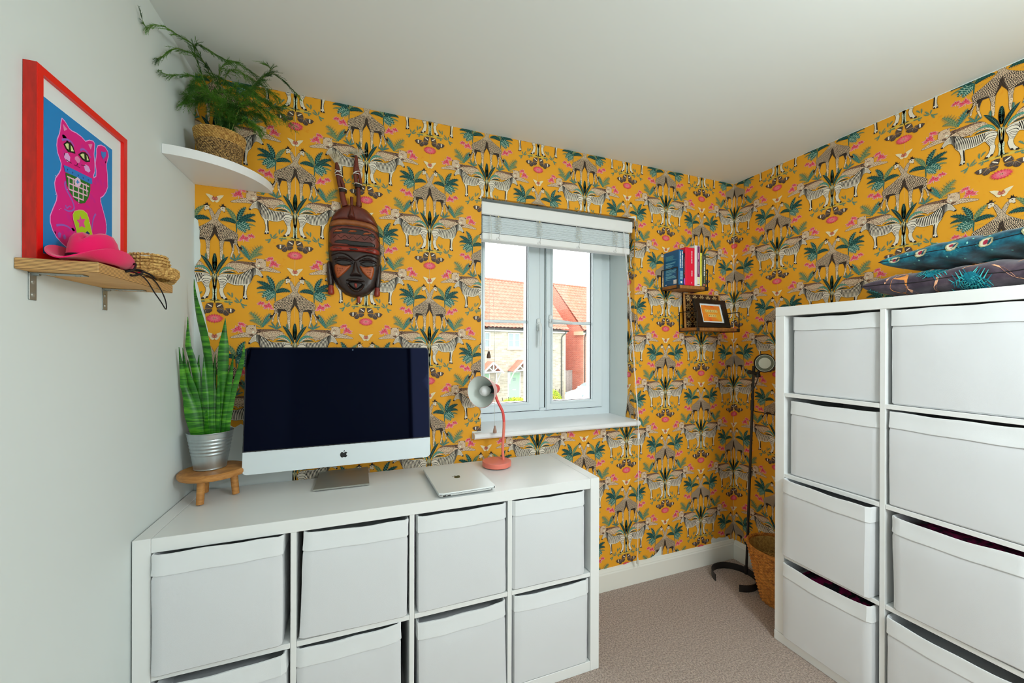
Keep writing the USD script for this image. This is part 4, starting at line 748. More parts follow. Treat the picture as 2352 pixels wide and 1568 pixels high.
cat_ = Polygon(cu('cat')).buffer(12).buffer(-12); art.poly(cat_.buffer(22), PNK); art.poly(cat_, MAG)
rr = random.Random(2); art.polys([Polygon(ell(rr.uniform(-800, 900), rr.uniform(-1100, 1200), rr.uniform(40, 110), rr.uniform(30, 70), rr.uniform(0, 3))).intersection(cat_) for _ in range(40)], A(206, 28, 136))
for k in ('earL', 'earR', 'nose'): art.poly(Polygon(cu(k)).buffer(10), A(240, 130, 176))
for k in ('chL', 'chR'): art.poly(Polygon(cu(k)).buffer(12), A(214, 160, 216))
for k in ('browL', 'browR', 'arm', 's1', 's2'): art.poly(stroke(smooth_path(np.c_[cu(k), np.zeros(len(cu(k)))], 14)[:, :2], 46, 30), VIO)
art.poly(stroke(smooth_path(np.c_[cu('paw'), np.zeros(4)], 14)[:, :2], 30, 24), VIO)
for k in ('b1', 'b2'): art.poly(Polygon(cu(k)).buffer(8), VIO)
for k in ('eyeL', 'eyeR'): art.poly(Polygon(cu(k)).buffer(14), A(20, 16, 18))
for k in ('irisL', 'irisR'): art.poly(cu(k), A(206, 220, 150))
for k in ('pupL', 'pupR'): art.poly(Polygon(cu(k)).buffer(10), A(24, 32, 16))
for k in ('m1', 'm2', 'wh1', 'wh2'): art.poly(stroke(cu(k), 16, 12), A(96, 10, 60))
art.poly(cu('heart'), A(66, 120, 196)); art.poly(Polygon(cu('bib')).buffer(8), A(30, 106, 34))
for k in ('l1', 'l2', 'l3', 'l4', 'v1', 'v2', 'v3', 'v4', 'v5'): art.poly(stroke(cu(k), 30), A(238, 176, 200))
art.poly(Polygon(cu('collar')).buffer(8), A(40, 120, 196)); art.polys([[p + [-22, 22], p + [22, 22], p + [0, -26]] for p in cu('dots')], A(20, 60, 140))
art.poly(Polygon(cu('medal')).buffer(10), A(236, 190, 214)); art.poly(cu('star6'), A(60, 130, 200)); art.poly(Polygon(cu('tag')).buffer(14), A(236, 170, 150)); art.poly(cu('tag'), A(166, 200, 34)); art.poly(cu('star'), A(222, 70, 150))
for k in ('d1', 'd2'): art.poly(cu(k), A(26, 50, 110))
art.polys([ell(rr.uniform(-800, 900), rr.uniform(-1000, 600), 9, 9, 0, 6) for _ in range(9)], A(250, 210, 220))
v, f, c = art.arrays(); part(P, 'cat_print', trimesh.Trimesh(np.c_[.0141 + v[:, 2] * 2e-5, v[:, 0] * 1e-4 - .6435, v[:, 1] * 1e-4 + 1.62], f, process=False), M['ink'], colors=c, label='pink waving cat with a green bib printed on blue')
# hats
M['pink_felt'] = pbr('hot_pink_felt', A(226, 18, 92), .9, .2, bump=(500, .2, .0008), sheen_weight=.3); M['ribbon'] = pbr('black_ribbon', (.012, .011, .013), .6, .3); M['straw'] = pbr('plaited_straw', A(216, 178, 108), .7, .3, noise=(160, A(150, 108, 56), .14)); M['red_ribbon'] = pbr('red_ribbon', A(170, 16, 44), .6, .3); M['feather_m'] = pbr('pale_feather', A(206, 198, 186), .95, .1)
def hat(P, o, ryaw, L, Wd, hgt, mat, crown_r, curl, dent, bump=None, th=.0022, tilt=0):
    """A little cowboy hat: brim rolled up at the sides (local x), crown with a crease (local y is front to back)."""
    nu, nv = 72, 12; a = np.linspace(0, 2 * math.pi, nu); cr = np.array(crown_r)
    def fin(P3):
        if bump is not None: P3 = bump(P3)
        m = trimesh.transformations.translation_matrix(o) @ trimesh.transformations.rotation_matrix(ryaw, [0, 0, 1]) @ trimesh.transformations.rotation_matrix(tilt, [0, 1, 0])
        return trimesh.transform_points(P3.reshape(-1, 3), m).reshape(P3.shape)
    B = np.zeros((nu, nv, 3))
    for k, t in enumerate(np.linspace(0, 1, nv)):
        rx, ry = cr[0] + (Wd / 2 - cr[0]) * t, cr[1] + (L / 2 - cr[1]) * t
        x, y = rx * np.cos(a), ry * np.sin(a); z = curl * t ** 2.2 * np.abs(np.cos(a)) ** 1.6 - .25 * curl * t ** 2 * np.abs(np.sin(a)) ** 3
        B[:, k] = np.c_[x * (1 - .12 * t * t * np.abs(np.cos(a))), y, z + .004]
    prof = [(1.0, 0), (.985, .25), (.95, .5), (.88, .75), (.74, .92), (.5, 1.0), (.25, .97), (.02, .93)]; Cg = np.zeros((nu, len(prof), 3))
    for k, (s, t) in enumerate(prof):
        x, y = cr[0] * s * np.cos(a), cr[1] * s * np.sin(a) * (1 - .04 * t); u = x / cr[0]
        z = hgt * t - dent * hgt * np.exp(-(u / .26) ** 2) * t ** 6 + .10 * hgt * t ** 3 * np.abs(u) - .12 * hgt * t ** 4 * np.clip(-y / cr[1], 0, 1)
        Cg[:, k] = np.c_[x * (1 - .16 * t ** 4 * np.clip(-np.sin(a), 0, 1)), y, z + .004]
    return part(P, 'brim', sheet(fin(B), th, True), mat, 50), part(P, 'crown', sheet(fin(Cg), th, True), mat, 50), fin
P = thing('cowboy_hat', 'small hot pink felt cowboy hat with black ribbon lying on the plywood shelf', 'hat')
_, _, fin = hat(P, (.066, -.705, SZ1 + .006), math.radians(0), .205, .105, .060, M['pink_felt'], (.034, .052), .030, .30)
a = np.linspace(0, 2 * math.pi, 60); part(P, 'hat_band', sheet(fin(np.stack([np.c_[.0352 * np.cos(a), .0532 * np.sin(a), np.full(60, z)] for z in (.0045, .010, .0155)], 1)), .0012, True), M['ribbon'], 50)
part(P, 'ribbon_bow', [tube(smooth_path(p, 18), .0022, 6) for p in ([(.090, -.655, 1.461), (.108, -.650, 1.476), (.116, -.668, 1.466), (.121, -.700, 1.452), (.1175, -.708, 1.449)], [(.090, -.650, 1.461), (.118, -.640, 1.462), (.1195, -.668, 1.449), (.118, -.690, 1.445)], [(.092, -.648, 1.462), (.112, -.615, 1.463), (.117, -.585, 1.455)])], M['ribbon'], 50)
part(P, 'chin_cord', tube(smooth_path([(.092, -.655, 1.459), (.118, -.652, 1.452), (.123, -.61, 1.425), (.124, -.56, 1.392), (.124, -.545, 1.385), (.123, -.541, 1.392), (.122, -.548, 1.412), (.1195, -.575, 1.440), (.115, -.60, 1.455), (.095, -.62, 1.458)], 60), .0013, 8), M['ribbon'], 50)
P = thing('cowboy_hat', 'small plaited straw cowboy hat with red band overhanging the end of the plywood shelf', 'hat')
def weave(p):
    nu, nv = p.shape[:2]; i = np.arange(nu)[:, None]; k = np.arange(nv)[None, :]; w = p.copy(); w[..., 2] += .0012 * np.sin(i * 1.6 + k * math.pi); r = np.linalg.norm(p[..., :2], axis=2, keepdims=True); w[..., :2] *= 1 + (.0012 * np.cos(i * 1.6 + k * math.pi))[..., None] / np.maximum(r, .01); return w
_, _, fin = hat(P, (.072, -.497, SZ1 + .008), math.radians(4), .185, .120, .058, M['straw'], (.040, .047), .026, .10, weave, .003, math.radians(-3))
part(P, 'hat_band', sheet(fin(np.stack([np.c_[.0418 * np.cos(a), .0488 * np.sin(a), np.full(60, z)] for z in (.0065, .011, .0145)], 1)), .001, True), M['red_ribbon'], 50)
for k in range(7):
    t = np.linspace(0, 1, 70); z = .010 + .0085 * k; s = 1.0 - .012 * k - .0095 * max(0, k - 3) ** 2
    if k: part(P, 'straw_plait', tube(fin(np.c_[.0415 * s * np.cos(t * 6.2832), .0485 * s * np.sin(t * 6.2832), z + .0006 * np.sin(t * 150)][None])[0], .0030 + .0006 * np.sin(t * 150), 6), M['straw'], 50)
for k in range(5):
    t = np.linspace(0, 1, 110); s = .42 + .135 * k; rx, ry = .040 + (.060 - .040) * s, .047 + (.0925 - .047) * s; aa = t * 6.2832
    z = .026 * s ** 2.2 * np.abs(np.cos(aa)) ** 1.6 - .0065 * s ** 2 * np.abs(np.sin(aa)) ** 3 + .0055
    part(P, 'straw_plait', tube(fin(np.c_[rx * np.cos(aa) * (1 - .12 * s * s * np.abs(np.cos(aa))), ry * np.sin(aa), z + .0007 * np.sin(t * 260)][None])[0], .0032 + .0007 * np.sin(t * 260 + k), 6), M['straw'], 50)
P = thing('feather', 'wisp of pale downy feather behind the straw hat at the shelf end', 'feather')
q = np.random.default_rng(11); fl = []
for k in range(46):
    b = np.array([.030, -.452, SZ1 + .004]); e = b + [q.uniform(-.015, .055), q.uniform(-.03, .065), q.uniform(-.012, .055)]; e[0] = max(e[0], .006); fl.append(tube(bez(b, (b + e) / 2 + [0, 0, .015], e, 6), [.0004, .0004, .0003, .0003, .0002, .0001], 3, False))
part(P, 'barbs', fl, M['feather_m'], kind='stuff'); part(P, 'quill', tube([(.030, -.50, SZ1 + .003), (.030, -.45, SZ1 + .004)], .0009, 6), M['feather_m'])

# ---------------------------------------------------------------- corner shelf
P = thing('corner_shelf', 'white quarter-round corner shelf below the ceiling carrying the fern', 'shelf')
qa = np.linspace(0, math.pi / 2, 40); quarter = Polygon([(.0006, -.0012)] + [(.0006 + .25 * math.cos(t), -.0012 - .25 * math.sin(t)) for t in qa])
part(P, 'board', extrude(quarter, .030, lambda v: v + [0, 0, 1.8885]), M['gloss'])

# ---------------------------------------------------------------- carved mask
M['mask'] = printed('carved_wood', .38, .5)
def vcol(m, c): return np.broadcast_to(np.asarray(c, float), (len(m.vertices), 3))
MW = {k: pbr('mask_' + k, c, .38, .5, noise=(28, c2, .2), stretch=(1, 1, .4), bump=(120, .3, .001)) for k, c, c2 in (('red', A(112, 46, 30), A(78, 32, 24)), ('dark', A(50, 32, 28), A(34, 24, 22)), ('tan', A(150, 88, 40), A(120, 62, 30)), ('orange', A(168, 84, 36), A(140, 62, 26)), ('black', A(24, 18, 16), A(34, 24, 20)), ('ember', A(150, 44, 26), A(100, 30, 22)))}
M['thread'] = pbr('white_binding', A(230, 226, 214), .8, .2); M['goat_hair'] = pbr('pale_animal_hair', A(196, 184, 160), .95, .1)
P = thing('carved_mask', 'carved dark wooden mask with two bound horns hanging on the patterned wallpaper', 'mask')
wl = lambda y0=-.0012: (lambda v: np.c_[v[:, 0], y0 - v[:, 2], v[:, 1]])
MX = .549
def px(u, w): return (u / 6.272 + 740, w / 6.272 + 440)
outline = [(.448, 1.70), (.449, 1.76), (.452, 1.79), (.462, 1.825), (.480, 1.852), (.505, 1.872), (.535, 1.881), (.565, 1.880), (.595, 1.868), (.622, 1.842), (.638, 1.812), (.646, 1.775), (.650, 1.73), (.652, 1.68), (.652, 1.63), (.644, 1.58), (.630, 1.54), (.605, 1.510), (.575, 1.4965), (.545, 1.4955), (.515, 1.506), (.488, 1.532), (.470, 1.565), (.459, 1.61), (.452, 1.65)]
dome = lambda x, z: .030 * (1 - np.clip(np.abs(x - MX) / .104, 0, 1) ** 2.2)
part(P, 'face', puff(Polygon(outline).buffer(.004).buffer(-.004), .034, 0, .006, .035, to3=wl(), warp=None), MW['dark'], 50)
base_h = lambda x, z: .0342 * np.ones_like(x)
def surf(x, z):
    d = shapely.distance(shapely.points(np.c_[x, z]), Polygon(outline).exterior); t = np.clip(d / .035, 0, 1); return .034 * (1 - (1 - t) ** 2) ** .5
def relief(name, pts, h, mat, r=None, step=.004, smooth_n=1, label=None):
    g = Polygon(sm(pts, smooth_n)).buffer(0)
    part(P, name, puff(g, h, .006, step, r or .006, to3=lambda v: np.c_[v[:, 0], -.0012 - v[:, 2], v[:, 1]], warp=surf), MW[mat], 50, label)
relief('crown', [(.458, 1.800), (.464, 1.822), (.482, 1.848), (.507, 1.867), (.536, 1.876), (.565, 1.875), (.592, 1.862), (.617, 1.838), (.633, 1.808), (.637, 1.795), (.60, 1.806), (.55, 1.812), (.50, 1.811)], .010, 'red', .02)
relief('crown_spike', [(.520, 1.812), (.556, 1.810), (.549, 1.835), (.543, 1.860), (.539, 1.885), (.532, 1.86), (.526, 1.835)], .030, 'red', .016, .003)
part(P, 'crown_peg', tube([(.538, -.030, 1.868), (.5375, -.026, 1.906)], [.006, .0065], 10), MW['red'], 40)
relief('brow_band', [(.453, 1.774), (.456, 1.800), (.50, 1.8105), (.55, 1.811), (.60, 1.806), (.638, 1.793), (.643, 1.768), (.60, 1.783), (.55, 1.788), (.50, 1.787)], .008, 'tan', .01)
relief('frieze', [(.4535, 1.700), (.4535, 1.770), (.50, 1.784), (.55, 1.785), (.60, 1.780), (.6435, 1.764), (.647, 1.700), (.60, 1.703), (.55, 1.704), (.50, 1.702)], .004, 'red', .006)
relief('frieze_hollow', [(.464, 1.742), (.468, 1.762), (.50, 1.776), (.55, 1.777), (.60, 1.772), (.632, 1.757), (.634, 1.737), (.60, 1.748), (.58, 1.744), (.56, 1.750), (.54, 1.745), (.51, 1.751), (.49, 1.744)], .0052, 'black', .004)
relief('frieze_hollow', [(.470, 1.705), (.474, 1.722), (.51, 1.730), (.55, 1.726), (.60, 1.728), (.63, 1.722), (.632, 1.702), (.60, 1.704), (.55, 1.702), (.51, 1.706)], .0054, 'black', .004)
for k, x in enumerate((.487, .541, .597)):   # three carved beasts in the frieze
    z = 1.764 - .004 * abs(k - 1); body = [(x - .020, z - .010), (x - .016, z - .002), (x - .008, z + .004), (x + .006, z + .005), (x + .016, z + .003), (x + .022, z - .003), (x + .014, z - .003), (x + .010, z - .005), (x + .002, z - .006), (x - .010, z - .007)]
    relief('carved_beast', body, .0090, 'orange', .003, .0022, 1)
    for lx in (-.013, -.008, .006, .011): relief('carved_leg', stroke([(x + lx, z - .004), (x + lx * 1.25 + .003, z - .020)], .003, .0022), .0080, 'orange', .002, .002, 0)
for k in range(6):
    x = .468 + k * .030; relief('carved_zigzag', stroke([(x, 1.730), (x + .015, 1.745), (x + .030, 1.730)], .0042), .0072, 'dark', .002, .0025, 0)
relief('lower_band', [(.455, 1.676), (.456, 1.699), (.50, 1.701), (.55, 1.702), (.60, 1.701), (.647, 1.698), (.648, 1.674), (.60, 1.682), (.55, 1.684), (.50, 1.681)], .005, 'ember', .005)
for k, x in enumerate((.484, .545, .608)): relief('carved_fish', [(x - .024, 1.690), (x - .010, 1.697), (x + .012, 1.696), (x + .024, 1.689), (x + .010, 1.685), (x - .010, 1.685)], .0085, 'dark' if k == 1 else 'red', .004, .003)
relief('forehead', [(.457, 1.655), (.456, 1.676), (.50, 1.681), (.55, 1.684), (.60, 1.682), (.648, 1.674), (.648, 1.655), (.63, 1.660), (.605, 1.668), (.58, 1.660), (.560, 1.645), (.552, 1.640), (.540, 1.648), (.52, 1.664), (.495, 1.670), (.47, 1.661)], .0075, 'dark', .008)
for s, cx in ((-1, .508), (1, .603)):
    relief('eyelid', [(cx - .040, 1.638), (cx - .026, 1.654), (cx - .004, 1.660), (cx + .022, 1.653), (cx + .042, 1.637), (cx + .02, 1.644), (cx, 1.647), (cx - .02, 1.645)], .016, 'dark', .010, .003)
    relief('eye_slit', [(cx - .036, 1.634), (cx - .018, 1.6435), (cx + .004, 1.6455), (cx + .026, 1.640), (cx + .038, 1.632), (cx + .02, 1.624), (cx - .002, 1.6205), (cx - .022, 1.625)], .003, 'black', .006, .003)
    relief('cheek', [(MX + s * .012 + .004, 1.627), (MX + s * .040, 1.6185), (MX + s * .072, 1.628), (MX + s * .078, 1.61), (MX + s * .072, 1.585), (MX + s * .066, 1.566), (MX + s * .045, 1.582), (MX + s * .026, 1.602)], .008, 'orange', .007, .003)
    part(P, 'cheek_dots', [puff(Polygon(ell(MX + s * (.045 + .006 * i), 1.608 - .010 * j, .0014, .0014, 0, 6)), .002, .001, .001, to3=lambda v: np.c_[v[:, 0], -.0012 - v[:, 2] - .008, v[:, 1]], warp=surf) for i in range(4) for j in range(3 - abs(i - 2) % 3)], MW['black'])
    relief('ear_flap', [(MX + s * .088, 1.625), (MX + s * .103, 1.632), (MX + s * .104, 1.60), (MX + s * .101, 1.56), (MX + s * .098, 1.535), (MX + s * .084, 1.535), (MX + s * .083, 1.57), (MX + s * .086, 1.60)], .012, 'dark', .006, .003) if False else part(P, 'ear_flap', puff(Polygon(sm([(MX + s * .090, 1.64), (MX + s * .106, 1.64), (MX + s * .107, 1.60), (MX + s * .103, 1.55), (MX + s * .099, 1.533), (MX + s * .078, 1.535), (MX + s * .079, 1.57), (MX + s * .086, 1.61)])), .022, 0, .004, .01, to3=wl()), MW['dark'], 50)
    part(P, 'ear_pendant', tube([(MX + s * .089, -.013, 1.540), (MX + s * .089, -.014, 1.522), (MX + s * .088, -.014, 1.508), (MX + s * .088, -.013, 1.503)], [.009, .0115, .0125, .008], 14), MW['ember'], 50)
relief('nose', [(.5465, 1.640), (.5575, 1.640), (.5615, 1.62), (.568, 1.598), (.580, 1.583), (.575, 1.578), (.555, 1.581), (.535, 1.578), (.530, 1.583), (.541, 1.599), (.545, 1.62)], .026, 'dark', .012, .003)
relief('upper_lip', [(.512, 1.561), (.530, 1.570), (.553, 1.572), (.578, 1.569), (.594, 1.560), (.575, 1.556), (.553, 1.557), (.532, 1.556)], .020, 'dark', .006, .003)
relief('mouth_hollow', [(.520, 1.555), (.553, 1.557), (.586, 1.554), (.574, 1.535), (.556, 1.522), (.536, 1.533)], .012, 'black', .005, .003)
relief('tongue', [(.546, 1.552), (.560, 1.552), (.562, 1.536), (.555, 1.527), (.548, 1.536)], .016, 'ember', .004, .0025)
relief('lower_lip', [(.516, 1.550), (.522, 1.552), (.538, 1.532), (.556, 1.5205), (.573, 1.532), (.584, 1.550), (.592, 1.551), (.582, 1.528), (.556, 1.511), (.530, 1.527)], .016, 'dark', .004, .003)
part(P, 'chin_peg', tube([(.565, -.010, 1.500), (.566, -.010, 1.474)], [.0065, .006], 10), MW['ember'], 40)
# two horns carved as twisted figures, with bindings and tufts of hair
def horn(xb, zb, xt, zt, segs, open_gap):
    hp = part(P, 'horn', [tube(smooth_path(s, 16), np.linspace(r0, r1, 16), 12) for s, r0, r1 in segs], MW['red'], 50); return hp
h1 = horn(0, 0, 0, 0, [([(.513, -.024, 1.866), (.505, -.024, 1.895), (.500, -.023, 1.925)], .012, .011), ([(.4995, -.023, 1.925), (.490, -.022, 1.955), (.486, -.022, 1.985), (.484, -.022, 2.005)], .0065, .0085), ([(.507, -.022, 1.927), (.504, -.022, 1.955), (.492, -.021, 1.985), (.486, -.021, 2.005)], .006, .0085), ([(.485, -.022, 2.0), (.482, -.022, 2.020), (.4805, -.022, 2.040)], .0115, .0055)], True)
h2 = horn(0, 0, 0, 0, [([(.564, -.024, 1.868), (.564, -.024, 1.90), (.562, -.024, 1.955)], .0095, .0075), ([(.565, -.024, 1.872), (.565, -.024, 1.888)], .0115, .0115), ([(.557, -.023, 1.960), (.552, -.022, 1.99), (.551, -.022, 2.02), (.553, -.022, 2.04)], .0075, .0085), ([(.574, -.023, 1.955), (.570, -.022, 1.985), (.563, -.022, 2.015), (.557, -.022, 2.035)], .0055, .0075), ([(.5555, -.022, 2.03), (.5545, -.022, 2.055), (.554, -.022, 2.082)], .010, .0055)], False)
for c_ in (tube([(.5045, -.023, 1.921), (.503, -.023, 1.933)], .0155, 14), tube([(.5625, -.023, 1.948), (.562, -.023, 1.961)], .0145, 14)): part(P, 'collar', c_, MW['black'], 40)
part(P, 'binding', [tube(np.c_[x + r * np.cos(a), -.023 + r * np.sin(a), z + sl_ * np.cos(a)], .0013, 6, False) for x, z, r, sl_ in ((.503, 1.9345, .0162, -.001), (.4875, 1.987, .0122, 0), (.4865, 2.002, .0125, .006), (.4865, 2.002, .0125, -.006), (.562, 1.9625, .0152, -.002), (.555, 2.004, .0125, 0), (.555, 2.011, .0125, .006))], M['thread'], 50)
q = np.random.default_rng(21)
def tuft(x, y, z, n, spread, up, lean):
    ms = []
    for k in range(n):
        b = np.array([x, y, z]) + q.normal(0, .002, 3); b[1] = min(b[1], -.01); e = b + [lean + q.normal(0, spread), q.uniform(-.018, .012), up * q.uniform(.5, 1.1)]; e[1] = min(e[1], -.004); ms.append(tube(bez(b, (b + e) / 2 + [q.normal(0, .006), 0, .006], e, 6), [.0007, .0007, .0006, .0005, .0004, .0002], 3, False))
    return ms
part(P, 'hair_tuft', tuft(.480, -.022, 2.036, 120, .014, .052, -.012), M['goat_hair'], kind='stuff'); part(P, 'hair_tuft', tuft(.554, -.022, 2.078, 130, .020, .034, .010), M['goat_hair'], kind='stuff')

# ---------------------------------------------------------------- two little wire-framed wall shelves
M['rustic'] = wood('rustic_plank', A(176, 118, 54), A(120, 74, 34), (8, 2, 2), 5, .55); M['wire'] = pbr('black_wire', (.014, .014, .015), .45, .5)
def sq(p0, p1, r=.0022):
    lo, hi = np.minimum(p0, p1) - r, np.maximum(p0, p1) + r; return cbox(lo[0], hi[0], lo[1], hi[1], lo[2], hi[2], .0005)
def wire_shelf(label, x0, x1, dep, z0, th, rail):
    P = thing('wall_shelf', label, 'shelf')
    part(P, 'plank', cbox(x0 + .003, x1 - .003, -dep + .004, -.002, z0, z0 + th, .0015), M['rustic'])
    for x in (x0, x1):
        y0, y1 = -.0035, -dep; part(P, 'wire_frame', [sq((x, y0, z0 - .003), (x, y0, rail)), sq((x, y1, z0 - .003), (x, y1, rail)), sq((x, y0, rail), (x, y1, rail)), sq((x, y0, z0 - .0025), (x, y1, z0 - .0025)), cbox(x - .004, x + .004, -.003, -.0008, z0 + .3 * (rail - z0), rail - .006, .001), cbox(x - .004 + (.004 if x == x0 else -.012), x + (.016 if x == x0 else .004), y1 - .003, y1 + .001, z0 - .004, z0 + th * .9, .0006)], M['wire'])
        part(P, 'screw', lathe([(0, 0), (.003, 0), (.0018, .0015), (0, .0015)], 10).apply_transform(trimesh.transformations.rotation_matrix(math.pi / 2, [1, 0, 0])).apply_translation([x, -.003, rail - .02]), M['zinc'])
    return P
wire_shelf('small rustic wire-framed shelf holding upright books beside the window', 2.157, 2.372, .120, 1.611, .018, 1.722)
wire_shelf('small rustic wire-framed shelf holding a black photo frame and fretted panel in the room corner', 2.287, 2.602, .130, 1.384, .017, 1.492)
# books
PAGE = pbr('book_pages', A(226, 216, 198), .9, .1)
def book(label, x0, x1, h, dep, cover, marks, cover_marks=None, dark=None, z0=1.6297):
    P = thing('book', label, 'book', None); y1 = -.117; y0 = y1 + dep; m = pbr('book_cover_' + str(len(_used)), cover, .35, .5); c = .0016
    part(P, 'cover', [cbox(x0, x0 + c, y1 + .001, y0, z0, z0 + h, .0004), cbox(x1 - c, x1, y1 + .001, y0, z0, z0 + h, .0004), puff(sbox(x0, z0, x1, z0 + h), .0015, 0, .006, .004, to3=lambda v: np.c_[v[:, 0], y1 + .0015 - v[:, 2], v[:, 1]])], m)
    part(P, 'pages', box(x0 + c, x1 - c, y1 + .002, y0 - .004, z0 + .002, z0 + h - .003), PAGE)
    pr = Print(); w = x1 - x0
    for (a, b, lo, hi, col) in marks: pr.poly([(x0 + w * a, z0 + h * lo), (x0 + w * b, z0 + h * lo), (x0 + w * b, z0 + h * hi), (x0 + w * a, z0 + h * hi)], col)
    if pr.V: v, f, cc = pr.arrays(); part(P, 'spine_print', trimesh.Trimesh(np.c_[v[:, 0], y1 - .00035 - v[:, 2] * 5e-5, v[:, 1]], f, process=False), M['ink'], colors=cc, kind='stuff')
    if cover_marks:
        pr = Print()
        for (a, b, lo, hi, col) in cover_marks: pr.poly([(y0 + (y1 - y0) * a, z0 + h * lo), (y0 + (y1 - y0) * b, z0 + h * lo), (y0 + (y1 - y0) * b, z0 + h * hi), (y0 + (y1 - y0) * a, z0 + h * hi)], col)
        v, f, cc = pr.arrays(); part(P, 'cover_print', trimesh.Trimesh(np.c_[x0 - .0004 - v[:, 2] * 5e-5, v[:, 0], v[:, 1]], f, process=False), M['ink'], colors=cc)
    return P
WHT, PALEB = A(226, 234, 238), A(120, 190, 214); rb = random.Random(4)
txt = [(.13, .13 + rb.uniform(.45, .75), .86 - k * .021, .874 - k * .021, A(76, 150, 178)) for k in range(7)] + [(.13, .13 + rb.uniform(.3, .75), lo - k * .022, lo + .013 - k * .022, PALEB) for lo, n in ((.66, 2), (.60, 3), (.52, 2), (.46, 4), (.36, 3), (.28, 4), (.17, 1)) for k in range(n)] + [(.66, .94, .04, .16, WHT), (.12, .20, .03, .06, WHT)]
rows = lambda a, b, lo, hi, n, col, gap=.25: [(a, b, lo + (hi - lo) * k / n, lo + (hi - lo) * (k + 1 - gap * rb.uniform(.5, 1.6)) / n, col) for k in range(n)]
book('thick blue paperback with white lettering, first in the row on the wire shelf', 2.172, 2.203, .190, .112, A(16, 92, 142), rows(.2, .42, .48, .95, 12, WHT) + rows(.58, .8, .48, .95, 11, WHT) + rows(.2, .8, .15, .40, 3, A(110, 160, 186), .1) + [(.3, .68, .04, .10, WHT)], txt)
book('thin black and purple paperback squeezed between the blue and red books', 2.2035, 2.2155, .172, .11, A(22, 18, 30), rows(.35, .6, .40, .88, 10, A(150, 110, 130)) + [(.3, .7, .33, .38, A(180, 40, 60)), (.1, .9, .0, .22, A(120, 40, 130)), (.4, .7, .04, .2, A(226, 120, 200))])
book('thick crimson red hardback with pale lettering on the wire shelf', 2.2165, 2.2825, .206, .114, A(226, 20, 58), rows(.62, .74, .58, .92, 5, A(246, 160, 170), .12) + rows(.62, .76, .24, .40, 3, A(246, 150, 160), .08) + [(.64, .72, .05, .09, A(250, 190, 190))])
book('tall white and purple hardback standing above the other books', 2.283, 2.3225, .222, .114, A(232, 218, 222), [(.46, .90, .22, .985, A(112, 44, 92)), (.6, .72, .66, .82, A(214, 160, 190)), (.5, .86, .03, .22, A(238, 226, 170)), (.46, .86, .028, .04, A(40, 36, 34)), (.74, .86, .34, .5, A(40, 36, 40)), (.62, .68, .3, .6, A(206, 160, 186))])
book('slim yellow paperback between the purple and the dark green book', 2.3235, 2.3365, .184, .11, A(226, 212, 84), rows(.3, .62, .35, .92, 14, A(150, 136, 40)))
book('dark green paperback with white spine lettering, last in the row', 2.3375, 2.3650, .178, .11, A(54, 66, 48), rows(.4, .62, .32, .84, 7, WHT, .12) + rows(.42, .6, .1, .3, 4, A(130, 146, 120), .15) + [(.2, .7, .02, .07, A(190, 110, 110)), (.2, .7, .86, .93, A(90, 100, 96))])
# fretted panel of eight-petal flowers
P = thing('fretted_panel', 'fretted wooden panel of carved flowers leaning behind the black photo frame', 'panel')
M['panel_dark'] = pbr('panel_ground', A(58, 36, 24), .6, .3); M['panel_tan'] = wood('panel_tan', A(190, 138, 74), A(160, 108, 54), (2, 2, 6), 8, .55); M['petal'] = pbr('petal_wood', A(196, 164, 112), .6, .3)
X0, X1, Z0, Z1 = 2.300, 2.580, 1.4022, 1.603; lean = lambda v: np.c_[v[:, 0], -.020 - v[:, 2] + (v[:, 1] - Z0) * .06, v[:, 1]]
part(P, 'board', extrude(sbox(X0, Z0, X1, Z1), .006, lean), M['panel_dark']); part(P, 'border', extrude(sbox(X0, Z0, X1, Z1).difference(sbox(X0 + .011, Z0 + .003, X1 - .011, Z1 - .006)), .012, lean), M['panel_tan'])
for i in range(5):
    for j in range(4):
        cx, cz = X0 + .037 + i * .0505, Z0 + .026 + j * .0495
        part(P, 'flower', [extrude(Polygon([(cx + .003 * math.cos(t), cz + .003 * math.sin(t)), (cx + .013 * math.cos(t - .26), cz + .013 * math.sin(t - .26)), (cx + .0215 * math.cos(t), cz + .0215 * math.sin(t)), (cx + .013 * math.cos(t + .26), cz + .013 * math.sin(t + .26))]), .0085, lean) for t in np.arange(8) * math.pi / 4 + .39], M['petal'])
        if i < 4 and j < 3: mx, mz = cx + .0252, cz + .0247; part(P, 'lozenge', extrude(Polygon([(mx - .019, mz), (mx, mz - .019), (mx + .019, mz), (mx, mz + .019)]).difference(Polygon([(mx - .010, mz), (mx, mz - .010), (mx + .010, mz), (mx, mz + .010)])), .0085, lean), M['panel_tan'])
# small black photo frame with letter tiles
P = thing('photo_frame', 'black photo frame around a sunset picture with letter tiles on the corner shelf', 'picture frame')
a3, b3 = np.array([2.302, -.118, 1.4024]), np.array([2.560, -.098, 1.4024]); ex = (b3 - a3) / np.linalg.norm(b3 - a3); en = np.array([ex[1], -ex[0], 0.0]); tl = math.radians(14)
ez = np.array([0, 0, math.cos(tl)]) - en * math.sin(tl); eo = en * math.cos(tl) + np.array([0, 0, math.sin(tl)]); fmap = lambda v: a3 + eo * .002 + v[:, :1] * ex + v[:, 1:2] * ez + v[:, 2:3] * eo
fw, fh = np.linalg.norm(b3 - a3), .162
part(P, 'frame', [extrude(sbox(0, 0, fw, fh).difference(sbox(.040, .026, fw - .040, fh - .024)), .012, fmap), extrude(sbox(.002, .002, fw - .002, fh - .002), .002, fmap)], M['black']); part(P, 'mount', extrude(sbox(.038, .024, fw - .038, fh - .022), .001, lambda v: fmap(v + [0, 0, .0045])), M['mat'])
